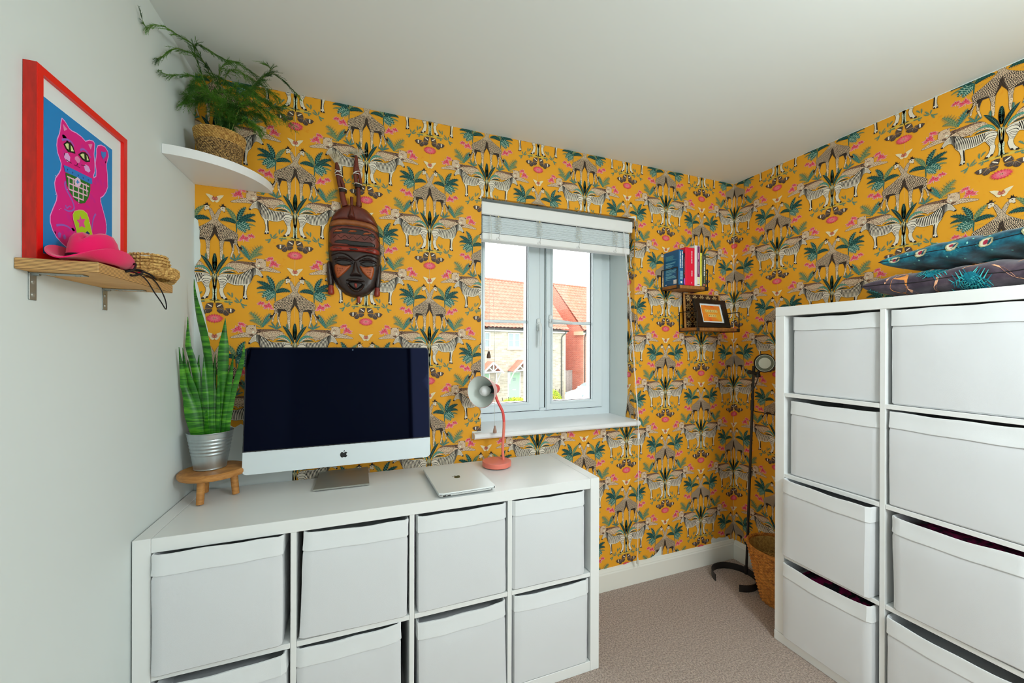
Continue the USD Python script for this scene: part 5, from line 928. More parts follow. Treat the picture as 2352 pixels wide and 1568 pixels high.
M['sunset'] = pbr('sunset_paint', A(220, 60, 34), .6, .3, noise=(16, A(240, 160, 44), .2)); px0, pz0, px1, pz1 = .054, .036, fw - .054, fh - .034
part(P, 'picture', extrude(sbox(px0, pz0, px1, pz1), .0006, lambda v: fmap(v + [0, 0, .0056])), M['sunset']); M['tile'] = pbr('letter_tile', A(240, 190, 110), .5, .3)
for word, cz in (('SUNSET', .087), ('ROAD', .059)):
    n = len(word); s = .0162; x = (px0 + px1) / 2 - n * s / 2
    for k, chh in enumerate(word):
        tp = part(P, 'letter_tile', extrude(sbox(x + k * s + .0006, cz, x + (k + 1) * s - .0006, cz + .0155), .0022, lambda v: fmap(v + [0, 0, .0062])), M['tile'])
        tm = meshkit.text_mesh(chh, .0085, .0003); w_ = tm.bounds[1][0] + tm.bounds[0][0]; tm.vertices = fmap(np.array(tm.vertices) + [x + (k + .5) * s - w_ / 2, cz + .0035, .0085]); part(tp, 'letter', tm, M['black'])
# ---------------------------------------------------------------- floor reading lamp
P = thing('floor_lamp', 'black slender floor reading lamp with a C-shaped foot in the papered corner', 'lamp')
rc = (2.516, -.175); ga = np.radians(np.linspace(231 - 360, 166, 60)); band = []
band = sheet(np.stack([np.stack([np.c_[rc[0] + r * np.cos(ga), rc[1] + r * np.sin(ga), np.full(60, z)] for z in (.0008, .036)], 1)], 0)[0] if False else np.stack([np.c_[rc[0] + .112 * np.cos(ga), rc[1] + .112 * np.sin(ga), np.full(60, z)] for z in (.0008, .0365)], 1), .0045)
part(P, 'foot', band, M['wire'], 40)
f0, f1 = np.array([2.6265, -.160, .002]), np.array([2.588, -.232, 1.190]); part(P, 'pole', tube([f0, f0 * .5 + f1 * .5, f1], .0066, 14), M['wire'], 40); part(P, 'pole_boss', tube([f0, f0 + [0, 0, .042]], .010, 12), M['wire'], 40)
jc = f0 + (f1 - f0) * .965; hc = np.array([2.630, -.262, 1.2065]); look = np.array([-.62, -.78, -.06]); look /= np.linalg.norm(look)
part(P, 'clamp', [tube([jc + [-.028, .004, .008], jc + [.022, -.012, -.002]], .009, 14), tube([jc + [-.030, .004, .009], jc + [-.022, .003, .007]], .012, 14), tube([jc + [.018, -.010, -.002], jc + [.020, -.012, -.020]], .013, 14), tube([jc + [.018, -.012, .0], hc - look * .016], .008, 10)], M['wire'], 40)
part(P, 'lamp_head', along([(0, -.030), (.030, -.029), (.046, -.022), (.0505, -.008), (.0512, .004), (.0495, .0065), (.0462, .0045), (0, .0035)], hc, look, 44), M['wire'], 40)
M['diffuser'] = pbr('lamp_diffuser', A(214, 222, 208), .3, .5); M['reflector'] = pbr('lamp_reflector', A(120, 134, 122), .25, .5, metal=.4)
part(P, 'reflector_ring', along([(.0445, .0048), (.0425, .0062), (.0305, .0052), (.0300, .0042)], hc, look, 44), M['reflector'], 40); part(P, 'rim_ring', along([(.0462, .0046), (.0455, .0072), (.0435, .0072), (.0430, .0050)], hc, look, 44), M['diffuser'], 40); part(P, 'diffuser', along([(.0300, .0045), (.0295, .0065), (.018, .0078), (0, .0082)], hc, look, 40), M['diffuser'], 40)
cp = smooth_path([jc + [.020, -.012, -.02], (2.6005, -.245, 1.118), (2.590, -.236, 1.075), (2.578, -.225, 1.03), (2.588, -.222, .985), (2.592, -.215, .95), (2.625, -.24, .935), (2.66, -.26, .928), (2.700, -.34, .92), (2.705, -.62, .90)], 60); part(P, 'flex', tube(cp, .0022, 8), M['wire'], 40)
part(P, 'cable_clip', tube([(2.5955, -.2175, .945), (2.5945, -.2195, 1.0)], .0092, 12), M['wire'], 40)
# ---------------------------------------------------------------- wicker basket on the floor
M['wicker'] = pbr('wicker_cane', A(206, 138, 56), .55, .4, noise=(60, A(150, 90, 34), .16)); M['wicker_in'] = pbr('wicker_straw', A(150, 116, 62), .8, .2, noise=(80, A(196, 160, 90), .16))
P = thing('wicker_basket', 'tapered wicker waste basket on the carpet between the floor lamp and tall unit', 'basket')
bc = (2.566, -.398); rad = lambda z: .082 + .064 * (z / .275) ** .9; ws = []
for k in range(34):
    z = .006 + k * .0079; t = np.linspace(0, 2 * math.pi, 97); r = rad(z) + .0028 * np.sin(t * 24 + math.pi * k); ws.append(tube(np.c_[bc[0] + r * np.cos(t), bc[1] + r * np.sin(t), z + 0 * t], .0041, 6, False))
part(P, 'weave', ws, M['wicker'], 50, kind='stuff')
for k in range(24): t = 2 * math.pi * (k + .25) / 24; part(P, 'stake', tube([(bc[0] + rad(z) * math.cos(t), bc[1] + rad(z) * math.sin(t), z) for z in np.linspace(.004, .274, 8)], .0026, 6), M['wicker'])
t = np.linspace(0, 2 * math.pi, 121)
for ph in (0, 2.1, 4.2): part(P, 'rim_strand', tube(np.c_[bc[0] + (rad(.275) + .0042 * np.cos(t * 22 + ph)) * np.cos(t), bc[1] + (rad(.275) + .0042 * np.cos(t * 22 + ph)) * np.sin(t), .277 + .0042 * np.sin(t * 22 + ph)], .0042, 6, False), M['wicker'], 50)
part(P, 'lining', lathe([(0, .006), (.078, .006), (rad(.14) - .006, .14), (rad(.27) - .006, .27), (rad(.27) - .0065, .268), (rad(.14) - .008, .14), (.075, .011), (0, .011)], 40, (*bc, 0)), M['wicker_in'], 40)
q = np.random.default_rng(9); part(P, 'straw_packing', [tube(bez((bc[0] + q.uniform(-.1, .1), bc[1] + q.uniform(-.1, .1), q.uniform(.17, .23)), (bc[0] + q.uniform(-.1, .1), bc[1] + q.uniform(-.1, .1), q.uniform(.21, .25)), (bc[0] + q.uniform(-.1, .1), bc[1] + q.uniform(-.1, .1), q.uniform(.17, .23)), 6), .002, 4) for _ in range(70)], M['wicker_in'], kind='stuff')
# ---------------------------------------------------------------- cushions on the tall unit
def mottled(name, c1, c2, c3, s):
    return usdkit.material(stage, f'/World/Looks/{name}', {'g': ('geometry', {}), 'n': ('noise_texture', dict(scale=s, detail=4, roughness=.6)), 'r': ('rgb_ramp', {'ramp': [(.34, c1), (.5, c2), (.68, c3)]}), 'w': ('noise_texture', dict(scale=900, detail=1)), 'b': ('bump', dict(strength=.3, distance=.0006)), 'p': ('principled_bsdf', dict(roughness=.8, sheen_weight=.25, specular_ior_level=.3))},
        [('g.position', 'n.vector'), ('n.fac', 'r.fac'), ('r.color', 'p.base_color'), ('g.position', 'w.vector'), ('w.fac', 'b.height'), ('b.normal', 'p.normal')], surface='p.BSDF')
M['velvet_teal'] = mottled('teal_velvet', A(6, 50, 66), A(14, 92, 112), A(24, 134, 150), 26); M['velvet_plum'] = mottled('plum_velvet', A(48, 38, 50), A(66, 54, 66), A(92, 78, 86), 18)
def cushion(name, label, c, L, Wd, Ht, mat, ph, decals, bend):
    P = thing(name, label, 'cushion', 'cushions on the tall unit'); c = np.array(c)
    def surf_(s, zf, side=None):
        """s along the wall (-1 near the lamp), zf from -1 (underside) through 0 (front seam) to 1 (top), beyond +-1 towards the back."""
        s = np.asarray(s, float); zf = np.asarray(zf, float); phi = zf * math.pi / 2; t = -np.cos(phi); e = np.clip(1 - np.abs(s) ** 3, 0, 1); pinch = 1 - .05 * (1 - s ** 2) * (np.abs(t) > 0)
        half = Ht / 2 * np.sign(np.sin(phi)) * np.abs(np.sin(phi)) ** .6 * (.04 + .96 * e ** .40)
        wr = .0035 * np.sin(s * 19 + ph + zf * 2) * e * np.abs(np.sin(phi)) + .003 * np.sin(s * 7 + ph * 2 - zf * 3) * e
        x = c[0] + Wd / 2 * t * pinch - .008 * e * np.cos(phi) * (1 - np.abs(t) * 0); y = c[1] - L / 2 * s * (1 - .03 * (1 - t ** 2)); z = c[2] + half + wr + bend(s)
        return np.stack([x, y, z], -1)
    S, Z = np.meshgrid(np.linspace(-1, 1, 70), np.linspace(-2, 2, 65), indexing='ij'); G = surf_(S, Z); m = loft(G); part(P, 'cover', m, mat, 60)
    sv = np.linspace(-1, 1, 80); part(P, 'piping', tube(surf_(sv, np.zeros(80)), .0014, 6), M['ribbon'], 50)
    if decals:
        pr = Print(); decals(pr); v, f, cc = pr.arrays(); e_ = 1e-3; b = surf_(v[:, 0], v[:, 1]); n = np.cross(surf_(v[:, 0] + e_, v[:, 1]) - b, surf_(v[:, 0], v[:, 1] + e_) - b); n /= np.linalg.norm(n, axis=1, keepdims=True) + 1e-12; n *= np.where(n[:, :1] > 0, -1, 1)
        part(P, 'velvet_print', trimesh.Trimesh(b + n * (.0008 + v[:, 2:3] * 2e-5), f, process=False), M['ink'], colors=cc, kind='stuff')
    return P
def fine(poly, step=.05):
    return shapely.segmentize(poly if hasattr(poly, 'geom_type') else Polygon(poly), step)
def peacock(pr):
    rr = random.Random(8)
    for s0, z0 in ((-.80, -.02), (-.76, .26), (-.50, .02), (-.48, .32), (-.18, .05), (-.16, .36), (.14, .0), (.16, .3), (.5, .06), (.54, .38), (.8, .2)):
        pr.poly(ell(s0, z0, .062, .095, -.35, 10), A(150, 150, 110)); pr.poly(ell(s0, z0, .05, .072, -.35, 10), A(196, 186, 160)); pr.poly(ell(s0 - .004, z0, .02, .036, -.35, 8), A(150, 36, 60)); pr.poly(ell(s0 + .03, z0, .012, .05, -.35, 8), A(26, 70, 80))
        for k in range(9): a_ = rr.uniform(0, 6.28); pr.poly(stroke([(s0 + .065 * math.cos(a_), z0 + .14 * math.sin(a_)), (s0 + .095 * math.cos(a_), z0 + .2 * math.sin(a_))], .006, .003), A(60, 150, 150))
    for _ in range(34): pr.poly(ell(rr.uniform(-.9, .95), rr.uniform(-.5, .9), .010, .03, 0, 6), A(120, 190, 180))
    pr.poly(ell(.98, .25, .07, .35, 0, 12), A(176, 160, 90))
def jungle(pr):
    rr = random.Random(12); OR, PE, TL, TL2 = A(232, 142, 72), A(226, 164, 128), A(10, 104, 122), A(60, 176, 178)
    for s0 in (-.56, .78):
        pr.poly(sm([(s0 - .10, -.1), (s0 - .03, .28), (s0 + .05, .42), (s0 + .11, .2), (s0 + .10, -.15), (s0 + .02, -.42), (s0 - .06, -.3)], 2), OR); pr.poly(sm([(s0 - .02, .3), (s0 + .03, .8), (s0 + .07, .85), (s0 + .05, .35)], 1), PE); pr.poly(sm([(s0, -.35), (s0 + .01, -.85), (s0 + .05, -.85), (s0 + .04, -.3)], 1), OR); pr.poly(sm([(s0 + .11, .0), (s0 + .16, -.3), (s0 + .15, -.6), (s0 + .18, -.85), (s0 + .13, -.6), (s0 + .10, -.2)], 1), PE); pr.poly(sm([(s0 - .16, -.05), (s0 - .13, .2), (s0 - .12, .55), (s0 - .10, .15)], 1), PE)
    for b, m_, e in (((-.83, -.35), (-.7, -.55), (-.55, -.95)), ((-.37, .75), (-.3, .45), (-.18, .12)), ((-.14, .02), (-.22, -.35), (-.28, -.9)), ((.28, .72), (.16, .4), (.08, .15)), ((.34, .2), (.5, .0), (.62, -.35)), ((-.2, .95), (-.05, .9), (.02, 1.1)), ((.55, .9), (.58, .5), (.53, .3))): pr.poly(stroke(bez(b, m_, e, 8), .03, .012), PE)
    def frond(c0, n, L0, a0, a1):
        for k in range(n):
            a_ = a0 + (a1 - a0) * k / (n - 1); e = (c0[0] + L0 * math.cos(a_), c0[1] + L0 * 3.2 * math.sin(a_)); S_ = bez(c0, ((c0[0] + e[0]) / 2, (c0[1] + e[1]) / 2 + .05), e, 7); pr.poly(stroke(S_, .03, .012), TL)
            for i in range(1, 6):
                for s_ in (-1, 1): d = (S_[i] - S_[i - 1]); nn = np.array([-d[1], d[0] * 8]); nn /= np.hypot(nn[0] * 3, nn[1]) + 1e-9; pr.poly(stroke([S_[i], S_[i] + d * 1.1 + s_ * nn * np.array([.07, .16])], .014, .005), TL2 if (i + s_) % 3 else TL)
    frond((-.93, -.2), 4, .13, -2.2, -.6); frond((-.22, .05), 7, .17, .25, 2.7); frond((.16, .03), 9, .19, -2.8, -.3); frond((.02, -.75), 5, .13, 2.2, 3.6); frond((.2, .5), 4, .1, .4, 2.2)
    pr.poly(sm([(.18, -.55), (.26, -.45), (.40, -.5), (.55, -.55), (.42, -.62), (.36, -.85), (.22, -.9)], 2), OR); pr.poly(sm([(-.06, .93), (.0, .75), (.06, .9), (.12, 1.15)], 1), OR); pr.poly(sm([(-.98, .1), (-.93, .2), (-.86, .5), (-.9, .25)], 1), OR)
cushion('cushion', 'plum velvet cushion printed with orange birds and teal palms, lying flat on the tall unit', (2.500, -1.108, 1.5185), .480, .372, .094, M['velvet_plum'], .6, jungle, lambda s: -.004 * (1 - s ** 2))
cushion('cushion', 'teal velvet cushion printed with peacock feather eyes, uppermost on the tall unit', (2.510, -1.140, 1.6085), .460, .350, .080, M['velvet_teal'], 2.3, peacock, lambda s: .010 * s + .004)

# ---------------------------------------------------------------- plant stool and potted snake plant
M['stool'] = wood('stool_wood', A(196, 138, 70), A(146, 92, 42), (2, 2, 6), 7, .5)
P = thing('plant_stool', 'small round three-legged wooden plant stool on the desk in the corner', 'stool')
scx, scy = .100, -.132
def wob(prof, amp, seed, c): 
    m = lathe(prof, 48); v = np.array(m.vertices); a_ = np.arctan2(v[:, 1], v[:, 0]); k = 1 + amp * np.sin(a_ * 2 + seed) + amp * .6 * np.sin(a_ * 3 + seed * 2); v[:, :2] *= k[:, None]; m.vertices = v + c; return m
part(P, 'seat', wob([(0, .8455), (.084, .8455), (.094, .849), (.098, .856), (.097, .865), (.092, .8695), (0, .870)], .012, 1.0, (scx, scy, 0)), M['stool'], 40)
for lx, ly in ((.082, -.196), (.163, -.122), (.056, -.068)): part(P, 'leg', tube([(lx, ly, .7706), (lx + (scx - lx) * .1, ly + (scy - ly) * .1, .846)], [.0108, .0118], 18), M['stool'], 40)
M['zinc_pot'] = pbr('galvanised_pot', A(178, 186, 188), .32, .5, metal=.85, noise=(30, A(150, 158, 160), .3), stretch=(1, 1, .3)); M['soil'] = pbr('potting_soil', (.018, .013, .010), .95, .1, bump=(160, 1, .01))
P = thing('snake_plant', 'upright green snake plant in a ribbed zinc pot on the wooden stool', 'plant'); pcx, pcy = .088, -.122
pr_ = [(0, .8705), (.046, .8705), (.0475, .873), (.047, .876)] + [(.047 + .0185 * t + .0009 * (math.cos(t * 62) if .38 < t < .86 else 0), .876 + .118 * t) for t in np.linspace(.02, .98, 60)] + [(.0660, .9955), (.0675, .997), (.0668, .9985), (.0645, .9975), (.062, .985), (.058, .96), (0, .96)]
part(P, 'pot', lathe(pr_, 56, (pcx, pcy, 0)), M['zinc_pot'], 35); part(P, 'soil', wob([(0, .978), (.03, .979), (.0605, .975), (.0595, .972), (0, .972)], .004, 2, (pcx, pcy, 0)), M['soil'], 60)
M['snake'] = usdkit.material(stage, '/World/Looks/snake_leaf', {'g': ('geometry', {}), 'm': ('mapping', {'scale': (5, 5, 34)}), 'n': ('noise_texture', dict(scale=1.6, detail=3, distortion=1.4)), 'r': ('rgb_ramp', {'ramp': [(.30, A(18, 62, 14)), (.5, A(42, 112, 24)), (.72, A(96, 168, 40))]}), 'p': ('principled_bsdf', dict(roughness=.32, specular_ior_level=.5)), 't': ('translucent_bsdf', {}), 'x': ('mix_closure', {'fac': .12})},
    [('g.position', 'm.vector'), ('m.vector', 'n.vector'), ('n.fac', 'r.fac'), ('r.color', 'p.base_color'), ('r.color', 't.color'), ('p.BSDF', 'x.closure1'), ('t.BSDF', 'x.closure2')], surface='x.closure')
for k, (pts, wd) in enumerate([[[[0.0908,-0.12,0.993],[0.08,-0.115,1.1684],[0.0723,-0.11,1.2758],[0.0468,-0.105,1.4082],[0.0332,-0.1,1.5244]],[0.01,0.021,0.022,0.022,0]],[[[0.0702,-0.12,0.9945],[0.0469,-0.1125,1.1691],[0.0239,-0.105,1.2687],[0.0052,-0.0975,1.3327],[0.0097,-0.09,1.3938]],[0.01,0.016,0.016,0.013,0]],[[[0.0527,-0.12,0.9923],[0.0356,-0.13,1.0833],[0.0078,-0.14,1.1865],[-0.0081,-0.15,1.232],[-0.0168,-0.16,1.2884]],[0.024,0.034,0.016,0.01,0]],[[[0.06,-0.12,0.9917],[0.0475,-0.1225,1.0816],[0.0309,-0.125,1.1707],[0.0117,-0.1275,1.2413],[0.004,-0.13,1.2866]],[0.014,0.02,0.019,0.011,0]],[[[0.1117,-0.12,0.9914],[0.1232,-0.125,1.1679],[0.126,-0.13,1.2221],[0.1302,-0.135,1.3119],[0.1353,-0.14,1.3887]],[0.007,0.012,0.022,0.022,0]],[[[0.1192,-0.12,0.9908],[0.1346,-0.1275,1.0957],[0.1455,-0.135,1.1681],[0.155,-0.1425,1.2223],[0.1614,-0.15,1.2655]],[0.009,0.013,0.017,0.014,0]],[[[0.1328,-0.12,0.9898],[0.1504,-0.13,1.0953],[0.1711,-0.14,1.1823],[0.1872,-0.15,1.2402],[0.1955,-0.16,1.3049]],[0.012,0.013,0.012,0.012,0]],[[[0.0849,-0.12,0.9934],[0.0773,-0.12,1.1153],[0.0727,-0.12,1.1761],[0.0697,-0.12,1.219],[0.0672,-0.12,1.2564]],[0.01,0.016,0.017,0.013,0]],[[[0.0761,-0.12,0.9941],[0.0581,-0.115,1.1156],[0.0505,-0.11,1.176],[0.0473,-0.105,1.2186],[0.0485,-0.1,1.2614]],[0.01,0.012,0.014,0.012,0]],[[[0.0983,-0.12,0.9924],[0.095,-0.115,1.114],[0.0934,-0.11,1.1748],[0.0942,-0.105,1.2214],[0.0947,-0.1,1.263]],[0.01,0.013,0.013,0.01,0]],[[[0.1057,-0.12,0.9918],[0.1101,-0.1275,1.0611],[0.1134,-0.135,1.1156],[0.1154,-0.1425,1.1697],[0.1163,-0.15,1.2162]],[0.009,0.011,0.01,0.007,0]],[[[0.0746,-0.12,0.9906],[0.0784,-0.1325,1.0283],[0.0822,-0.145,1.0515],[0.087,-0.1575,1.0707],[0.0914,-0.17,1.0897]],[0.011,0.01,0.008,0.005,0]],[[[0.0368,-0.12,0.997],[0.0196,-0.1125,1.0816],[0.0097,-0.105,1.1519],[-0.0002,-0.0975,1.2048],[-0.0188,-0.09,1.2438]],[0.008,0.013,0.015,0.014,0]],[[[0.1237,-0.12,0.9905],[0.1274,-0.1175,1.0766],[0.128,-0.115,1.1488],[0.1257,-0.1125,1.1959],[0.1234,-0.11,1.2285]],[0.009,0.01,0.01,0.008,0]]]):
    pts = np.array(pts); pts[0, 2] = .972; base = np.array([pcx, pcy]); pts[0, :2] = base + np.clip(pts[0, :2] - base, -.045, .045); n = 22; C_ = smooth_path(pts, n); w_ = np.interp(np.linspace(0, 1, n), np.linspace(0, 1, len(wd)), np.array(wd) * .70) * np.where(np.linspace(0, 1, n) > .9, 1, 1); w_[-1] = .0004; w_ = np.convolve(np.pad(w_, 1, mode='edge'), [.25, .5, .25], 'valid'); w_[-1] = .0004
    C_[:, 0] = np.maximum(C_[:, 0], .012 + w_ * .6)
    tw_ = (-.5 + .23 * (k * 7 % 5)) * np.linspace(.6, 1.4, n); d = np.c_[np.cos(tw_), np.sin(tw_) * .8, np.zeros(n)]; nn = np.c_[-np.sin(tw_), np.cos(tw_), np.zeros(n)]
    g = np.stack([C_ + d * (w_ * s)[:, None] + nn * (.5 * w_ * (s * s - .5) * .7)[:, None] for s in (-1, -.6, -.2, .2, .6, 1)], 1); part(P, 'leaf', sheet(g, .0018), M['snake'], 60)
# ---------------------------------------------------------------- asparagus fern in a woven pot on the corner shelf
M['seagrass'] = pbr('seagrass', A(206, 166, 96), .8, .2, noise=(150, A(140, 98, 48), .14)); M['seagrass2'] = pbr('seagrass_dark', A(176, 140, 88), .8, .2, noise=(190, A(84, 64, 44), .1))
P = thing('asparagus_fern', 'feathery asparagus fern in a two-tone woven pot on the corner shelf', 'plant'); fcx, fcy = .108, -.102
frad = lambda t: .052 + .022 * t
def woven(z0, z1, name, mat, n=46):
    ms = []; t = np.linspace(0, 2 * math.pi, 4 * n + 1)
    for k, z in enumerate(np.arange(z0, z1, .0048)):
        r = frad((z - 1.919) / .118) + .0014 * np.sin(t * n + math.pi * k); ms.append(tube(np.c_[fcx + r * np.cos(t), fcy + r * np.sin(t), z + .0006 * np.cos(t * n + math.pi * k)], .0029, 5, False))
    part(P, name, ms, mat, 50, kind='stuff')
woven(1.9225, 2.001, 'pot_weave', M['seagrass2']); woven(2.001, 2.038, 'pot_rim_weave', M['seagrass'])
part(P, 'pot_lining', lathe([(0, 1.9195), (.051, 1.9195), (frad(.5) - .002, 1.978), (frad(1) - .002, 2.034), (frad(1) - .004, 2.034), (frad(.5) - .004, 1.978), (.048, 1.923), (0, 1.923)], 40, (fcx, fcy, 0)), M['seagrass2'], 40); part(P, 'soil', lathe([(0, 2.022), (.066, 2.018), (.066, 2.014), (0, 2.014)], 30, (fcx, fcy, 0)), M['soil'], 60)
M['fern'] = usdkit.material(stage, '/World/Looks/fern_needle', {'g': ('geometry', {}), 'n': ('noise_texture', dict(scale=14, detail=2)), 'r': ('rgb_ramp', {'ramp': [(.35, A(28, 74, 20)), (.65, A(92, 142, 40))]}), 'p': ('principled_bsdf', dict(roughness=.6)), 't': ('translucent_bsdf', {}), 'x': ('mix_closure', {'fac': .3})}, [('g.position', 'n.vector'), ('n.fac', 'r.fac'), ('r.color', 'p.base_color'), ('r.color', 't.color'), ('p.BSDF', 'x.closure1'), ('t.BSDF', 'x.closure2')], surface='x.closure')
M['fern_stem'] = pbr('fern_stem', A(120, 140, 60), .5, .4)
q = np.random.default_rng(17)
def clampP(p):
    p = np.array(p, float); p[..., 0] = np.maximum(p[..., 0], .006); p[..., 1] = np.minimum(p[..., 1], -.006); p[..., 2] = np.minimum(p[..., 2], H - .006); return p
for k, pts in enumerate([[[0.115,-0.1,2.078],[0.1,-0.11,2.199],[0.08,-0.16,2.246],[0.066,-0.22,2.265],[0.044,-0.28,2.249],[0.019,-0.33,2.229],[0.003,-0.35,2.202],[-0.018,-0.38,2.202]],[[0.111,-0.1,2.078],[0.102,-0.12,2.206],[0.083,-0.17,2.244],[0.053,-0.22,2.238],[0.03,-0.26,2.211],[0.011,-0.28,2.169],[-0.003,-0.3,2.148]],[[0.108,-0.1,2.077],[0.077,-0.14,2.179],[0.06,-0.18,2.183],[0.031,-0.22,2.158],[0.003,-0.27,2.128]],[[0.119,-0.1,2.079],[0.129,-0.14,2.209],[0.168,-0.18,2.235],[0.216,-0.2,2.209],[0.252,-0.22,2.188]],[[0.119,-0.1,2.079],[0.074,-0.14,2.195],[0.066,-0.2,2.275],[0.118,-0.24,2.245],[0.17,-0.25,2.219]],[[0.126,-0.1,2.081],[0.112,-0.13,2.194],[0.131,-0.17,2.24],[0.167,-0.2,2.25],[0.221,-0.22,2.222],[0.256,-0.22,2.206]],[[0.13,-0.1,2.081],[0.16,-0.12,2.186],[0.231,-0.14,2.229],[0.271,-0.15,2.268],[0.317,-0.15,2.248],[0.351,-0.14,2.222]],[[0.13,-0.1,2.081],[0.182,-0.12,2.173],[0.246,-0.14,2.255],[0.273,-0.16,2.275],[0.257,-0.18,2.279]],[[0.133,-0.1,2.082],[0.179,-0.12,2.155],[0.248,-0.13,2.174],[0.293,-0.12,2.153],[0.329,-0.1,2.127]],[[0.111,-0.1,2.078],[0.091,-0.13,2.155],[0.05,-0.15,2.142],[0.03,-0.17,2.097]],[[0.133,-0.1,2.082],[0.139,-0.11,2.187],[0.101,-0.09,2.251],[0.048,-0.08,2.244],[0.019,-0.1,2.19]],[[0.133,-0.1,2.082],[0.15,-0.08,2.181],[0.187,-0.06,2.246],[0.234,-0.06,2.257],[0.274,-0.06,2.239]],[[0.126,-0.1,2.081],[0.153,-0.12,2.123],[0.204,-0.15,2.143],[0.251,-0.16,2.131],[0.283,-0.17,2.106]],[[0.111,-0.1,2.078],[0.093,-0.11,2.133],[0.054,-0.1,2.156],[0.033,-0.1,2.143],[0.019,-0.1,2.156]],[[0.126,-0.1,2.081],[0.134,-0.13,2.148],[0.156,-0.16,2.177],[0.197,-0.18,2.183],[0.237,-0.2,2.155]],[[0.119,-0.1,2.079],[0.116,-0.14,2.129],[0.1,-0.18,2.144],[0.079,-0.2,2.143],[0.057,-0.2,2.129]],[[0.137,-0.1,2.079],[0.174,-0.13,2.096],[0.212,-0.15,2.08],[0.238,-0.15,2.06]],[[0.126,-0.1,2.081],[0.166,-0.1,2.155],[0.223,-0.1,2.203],[0.261,-0.1,2.185],[0.301,-0.08,2.201]],[[0.137,-0.1,2.079],[0.166,-0.1,2.12],[0.208,-0.1,2.142],[0.242,-0.1,2.127]]]):
    pts = np.array(pts); pts[0] = [fcx + q.uniform(-.03, .03), fcy + q.uniform(-.03, .03), 2.018]; S_ = clampP(smooth_path(pts, 60)); fr_ = part(P, 'frond', tube(S_, np.linspace(.0013, .0005, 60), 5), M['fern_stem'])
    V, F = [], []
    thin = k in (0, 1, 2, 4, 5, 6, 7); start = 24 if thin else 10
    T_ = np.gradient(S_, axis=0); T_ /= np.linalg.norm(T_, axis=1, keepdims=True)
    for i in range(start, 60):
        for s in range(3 if k > 8 else 2):
            if thin and q.random() < .25: continue
            side = np.cross(T_[i], [0, 0, 1.0]); side /= np.linalg.norm(side) + 1e-9; u = q.uniform(-1, 1); d = T_[i] * q.uniform(.4, .9) + side * u + np.array([0, 0, q.uniform(-.75, .35)]); d = d * (.45 if thin else 1) + T_[i] * (.9 if thin else 0); d /= np.linalg.norm(d); L_ = q.uniform(.018, .05) * (1 - .6 * abs(i - 42) / 42)
            m_ = 9; B_ = S_[i] + d * np.linspace(0, L_, m_)[:, None] + np.array([0, 0, -.008]) * (np.linspace(0, 1, m_) ** 2)[:, None]; B_ = clampP(B_)
            for j in range(m_):
                for _ in range(3):
                    nd = d * q.uniform(.5, 1) + q.normal(0, .22 if thin else .55, 3); nd /= np.linalg.norm(nd); tip = clampP(B_[j] + nd * q.uniform(.005, .011)); wv = np.cross(nd, q.normal(0, 1, 3)); wv /= np.linalg.norm(wv) + 1e-9; o = len(V); V += [B_[j] - wv * .00055, B_[j] + wv * .00055, tip]; F.append((o, o + 1, o + 2))
                if j: o = len(V); wv = np.array([0, 0, .0005]); V += [B_[j - 1] - wv, B_[j - 1] + wv, B_[j]]; F.append((o, o + 1, o + 2))
    part(fr_.replace(fr_, P), 'foliage', trimesh.Trimesh(clampP(np.array(V)), F, process=False), M['fern'], kind='stuff')

# ---------------------------------------------------------------- the street outside (ground floor level is below this upstairs room)
GZ = -2.65
ang13 = 13.0; O = (10.859, 23.217, 0.0)          # a point on the opposite facades and their heading
def masonry(name, c1, c2, mortar, bw, rh, ms, axis, squash=1.0):
    """A brick_texture wall in metres; axis 'x' for fronts, 'y' for gables (object space of the houses)."""
    nodes = {'g': ('geometry', {}), 'rt': ('vector_rotate', dict(rotate_type='z_axis', angle=-math.radians(ang13))), 's': ('separate_xyz', {}), 'c': ('combine_xyz', {}), 'n': ('noise_texture', dict(scale=1.3, detail=4)), 'n2': ('noise_texture', dict(scale=6, detail=2)),
             'k': ('brick_texture', dict(color1=c1, color2=c2, mortar=mortar, scale=1.0, mortar_size=ms, brick_width=bw, row_height=rh, bias=0.0)), 'mx': ('mix', dict(mix_type='multiply', fac=.35)), 'r': ('rgb_ramp', {'ramp': [(.3, (.62, .6, .58)), (.7, (1.1, 1.1, 1.1))]}), 'p': ('principled_bsdf', dict(roughness=.9, specular_ior_level=.1))}
    return usdkit.material(stage, f'/World/Looks/{name}', nodes, [('g.position', 'rt.vector'), ('rt.vector', 's.vector'), (f's.{axis}', 'c.x'), ('s.z', 'c.y'), ('c.vector', 'k.vector'), ('g.position', 'n.vector'), ('n.fac', 'r.fac'), ('k.color', 'mx.color1'), ('r.color', 'mx.color2'), ('mx.color', 'p.base_color')], surface='p.BSDF')
OK_ = 1.0
M['stone'] = masonry('street_stone', A(214, 204, 184, OK_), A(176, 168, 150, OK_), A(200, 192, 178, OK_), .34, .115, .014, 'x'); M['brick'] = masonry('street_brick', A(226, 130, 104, OK_), A(206, 112, 92, OK_), A(226, 180, 160, OK_), .225, .075, .011, 'y'); M['brick_f'] = masonry('street_brick_front', A(226, 150, 124, OK_), A(206, 128, 104, OK_), A(226, 190, 170, OK_), .225, .075, .011, 'x')
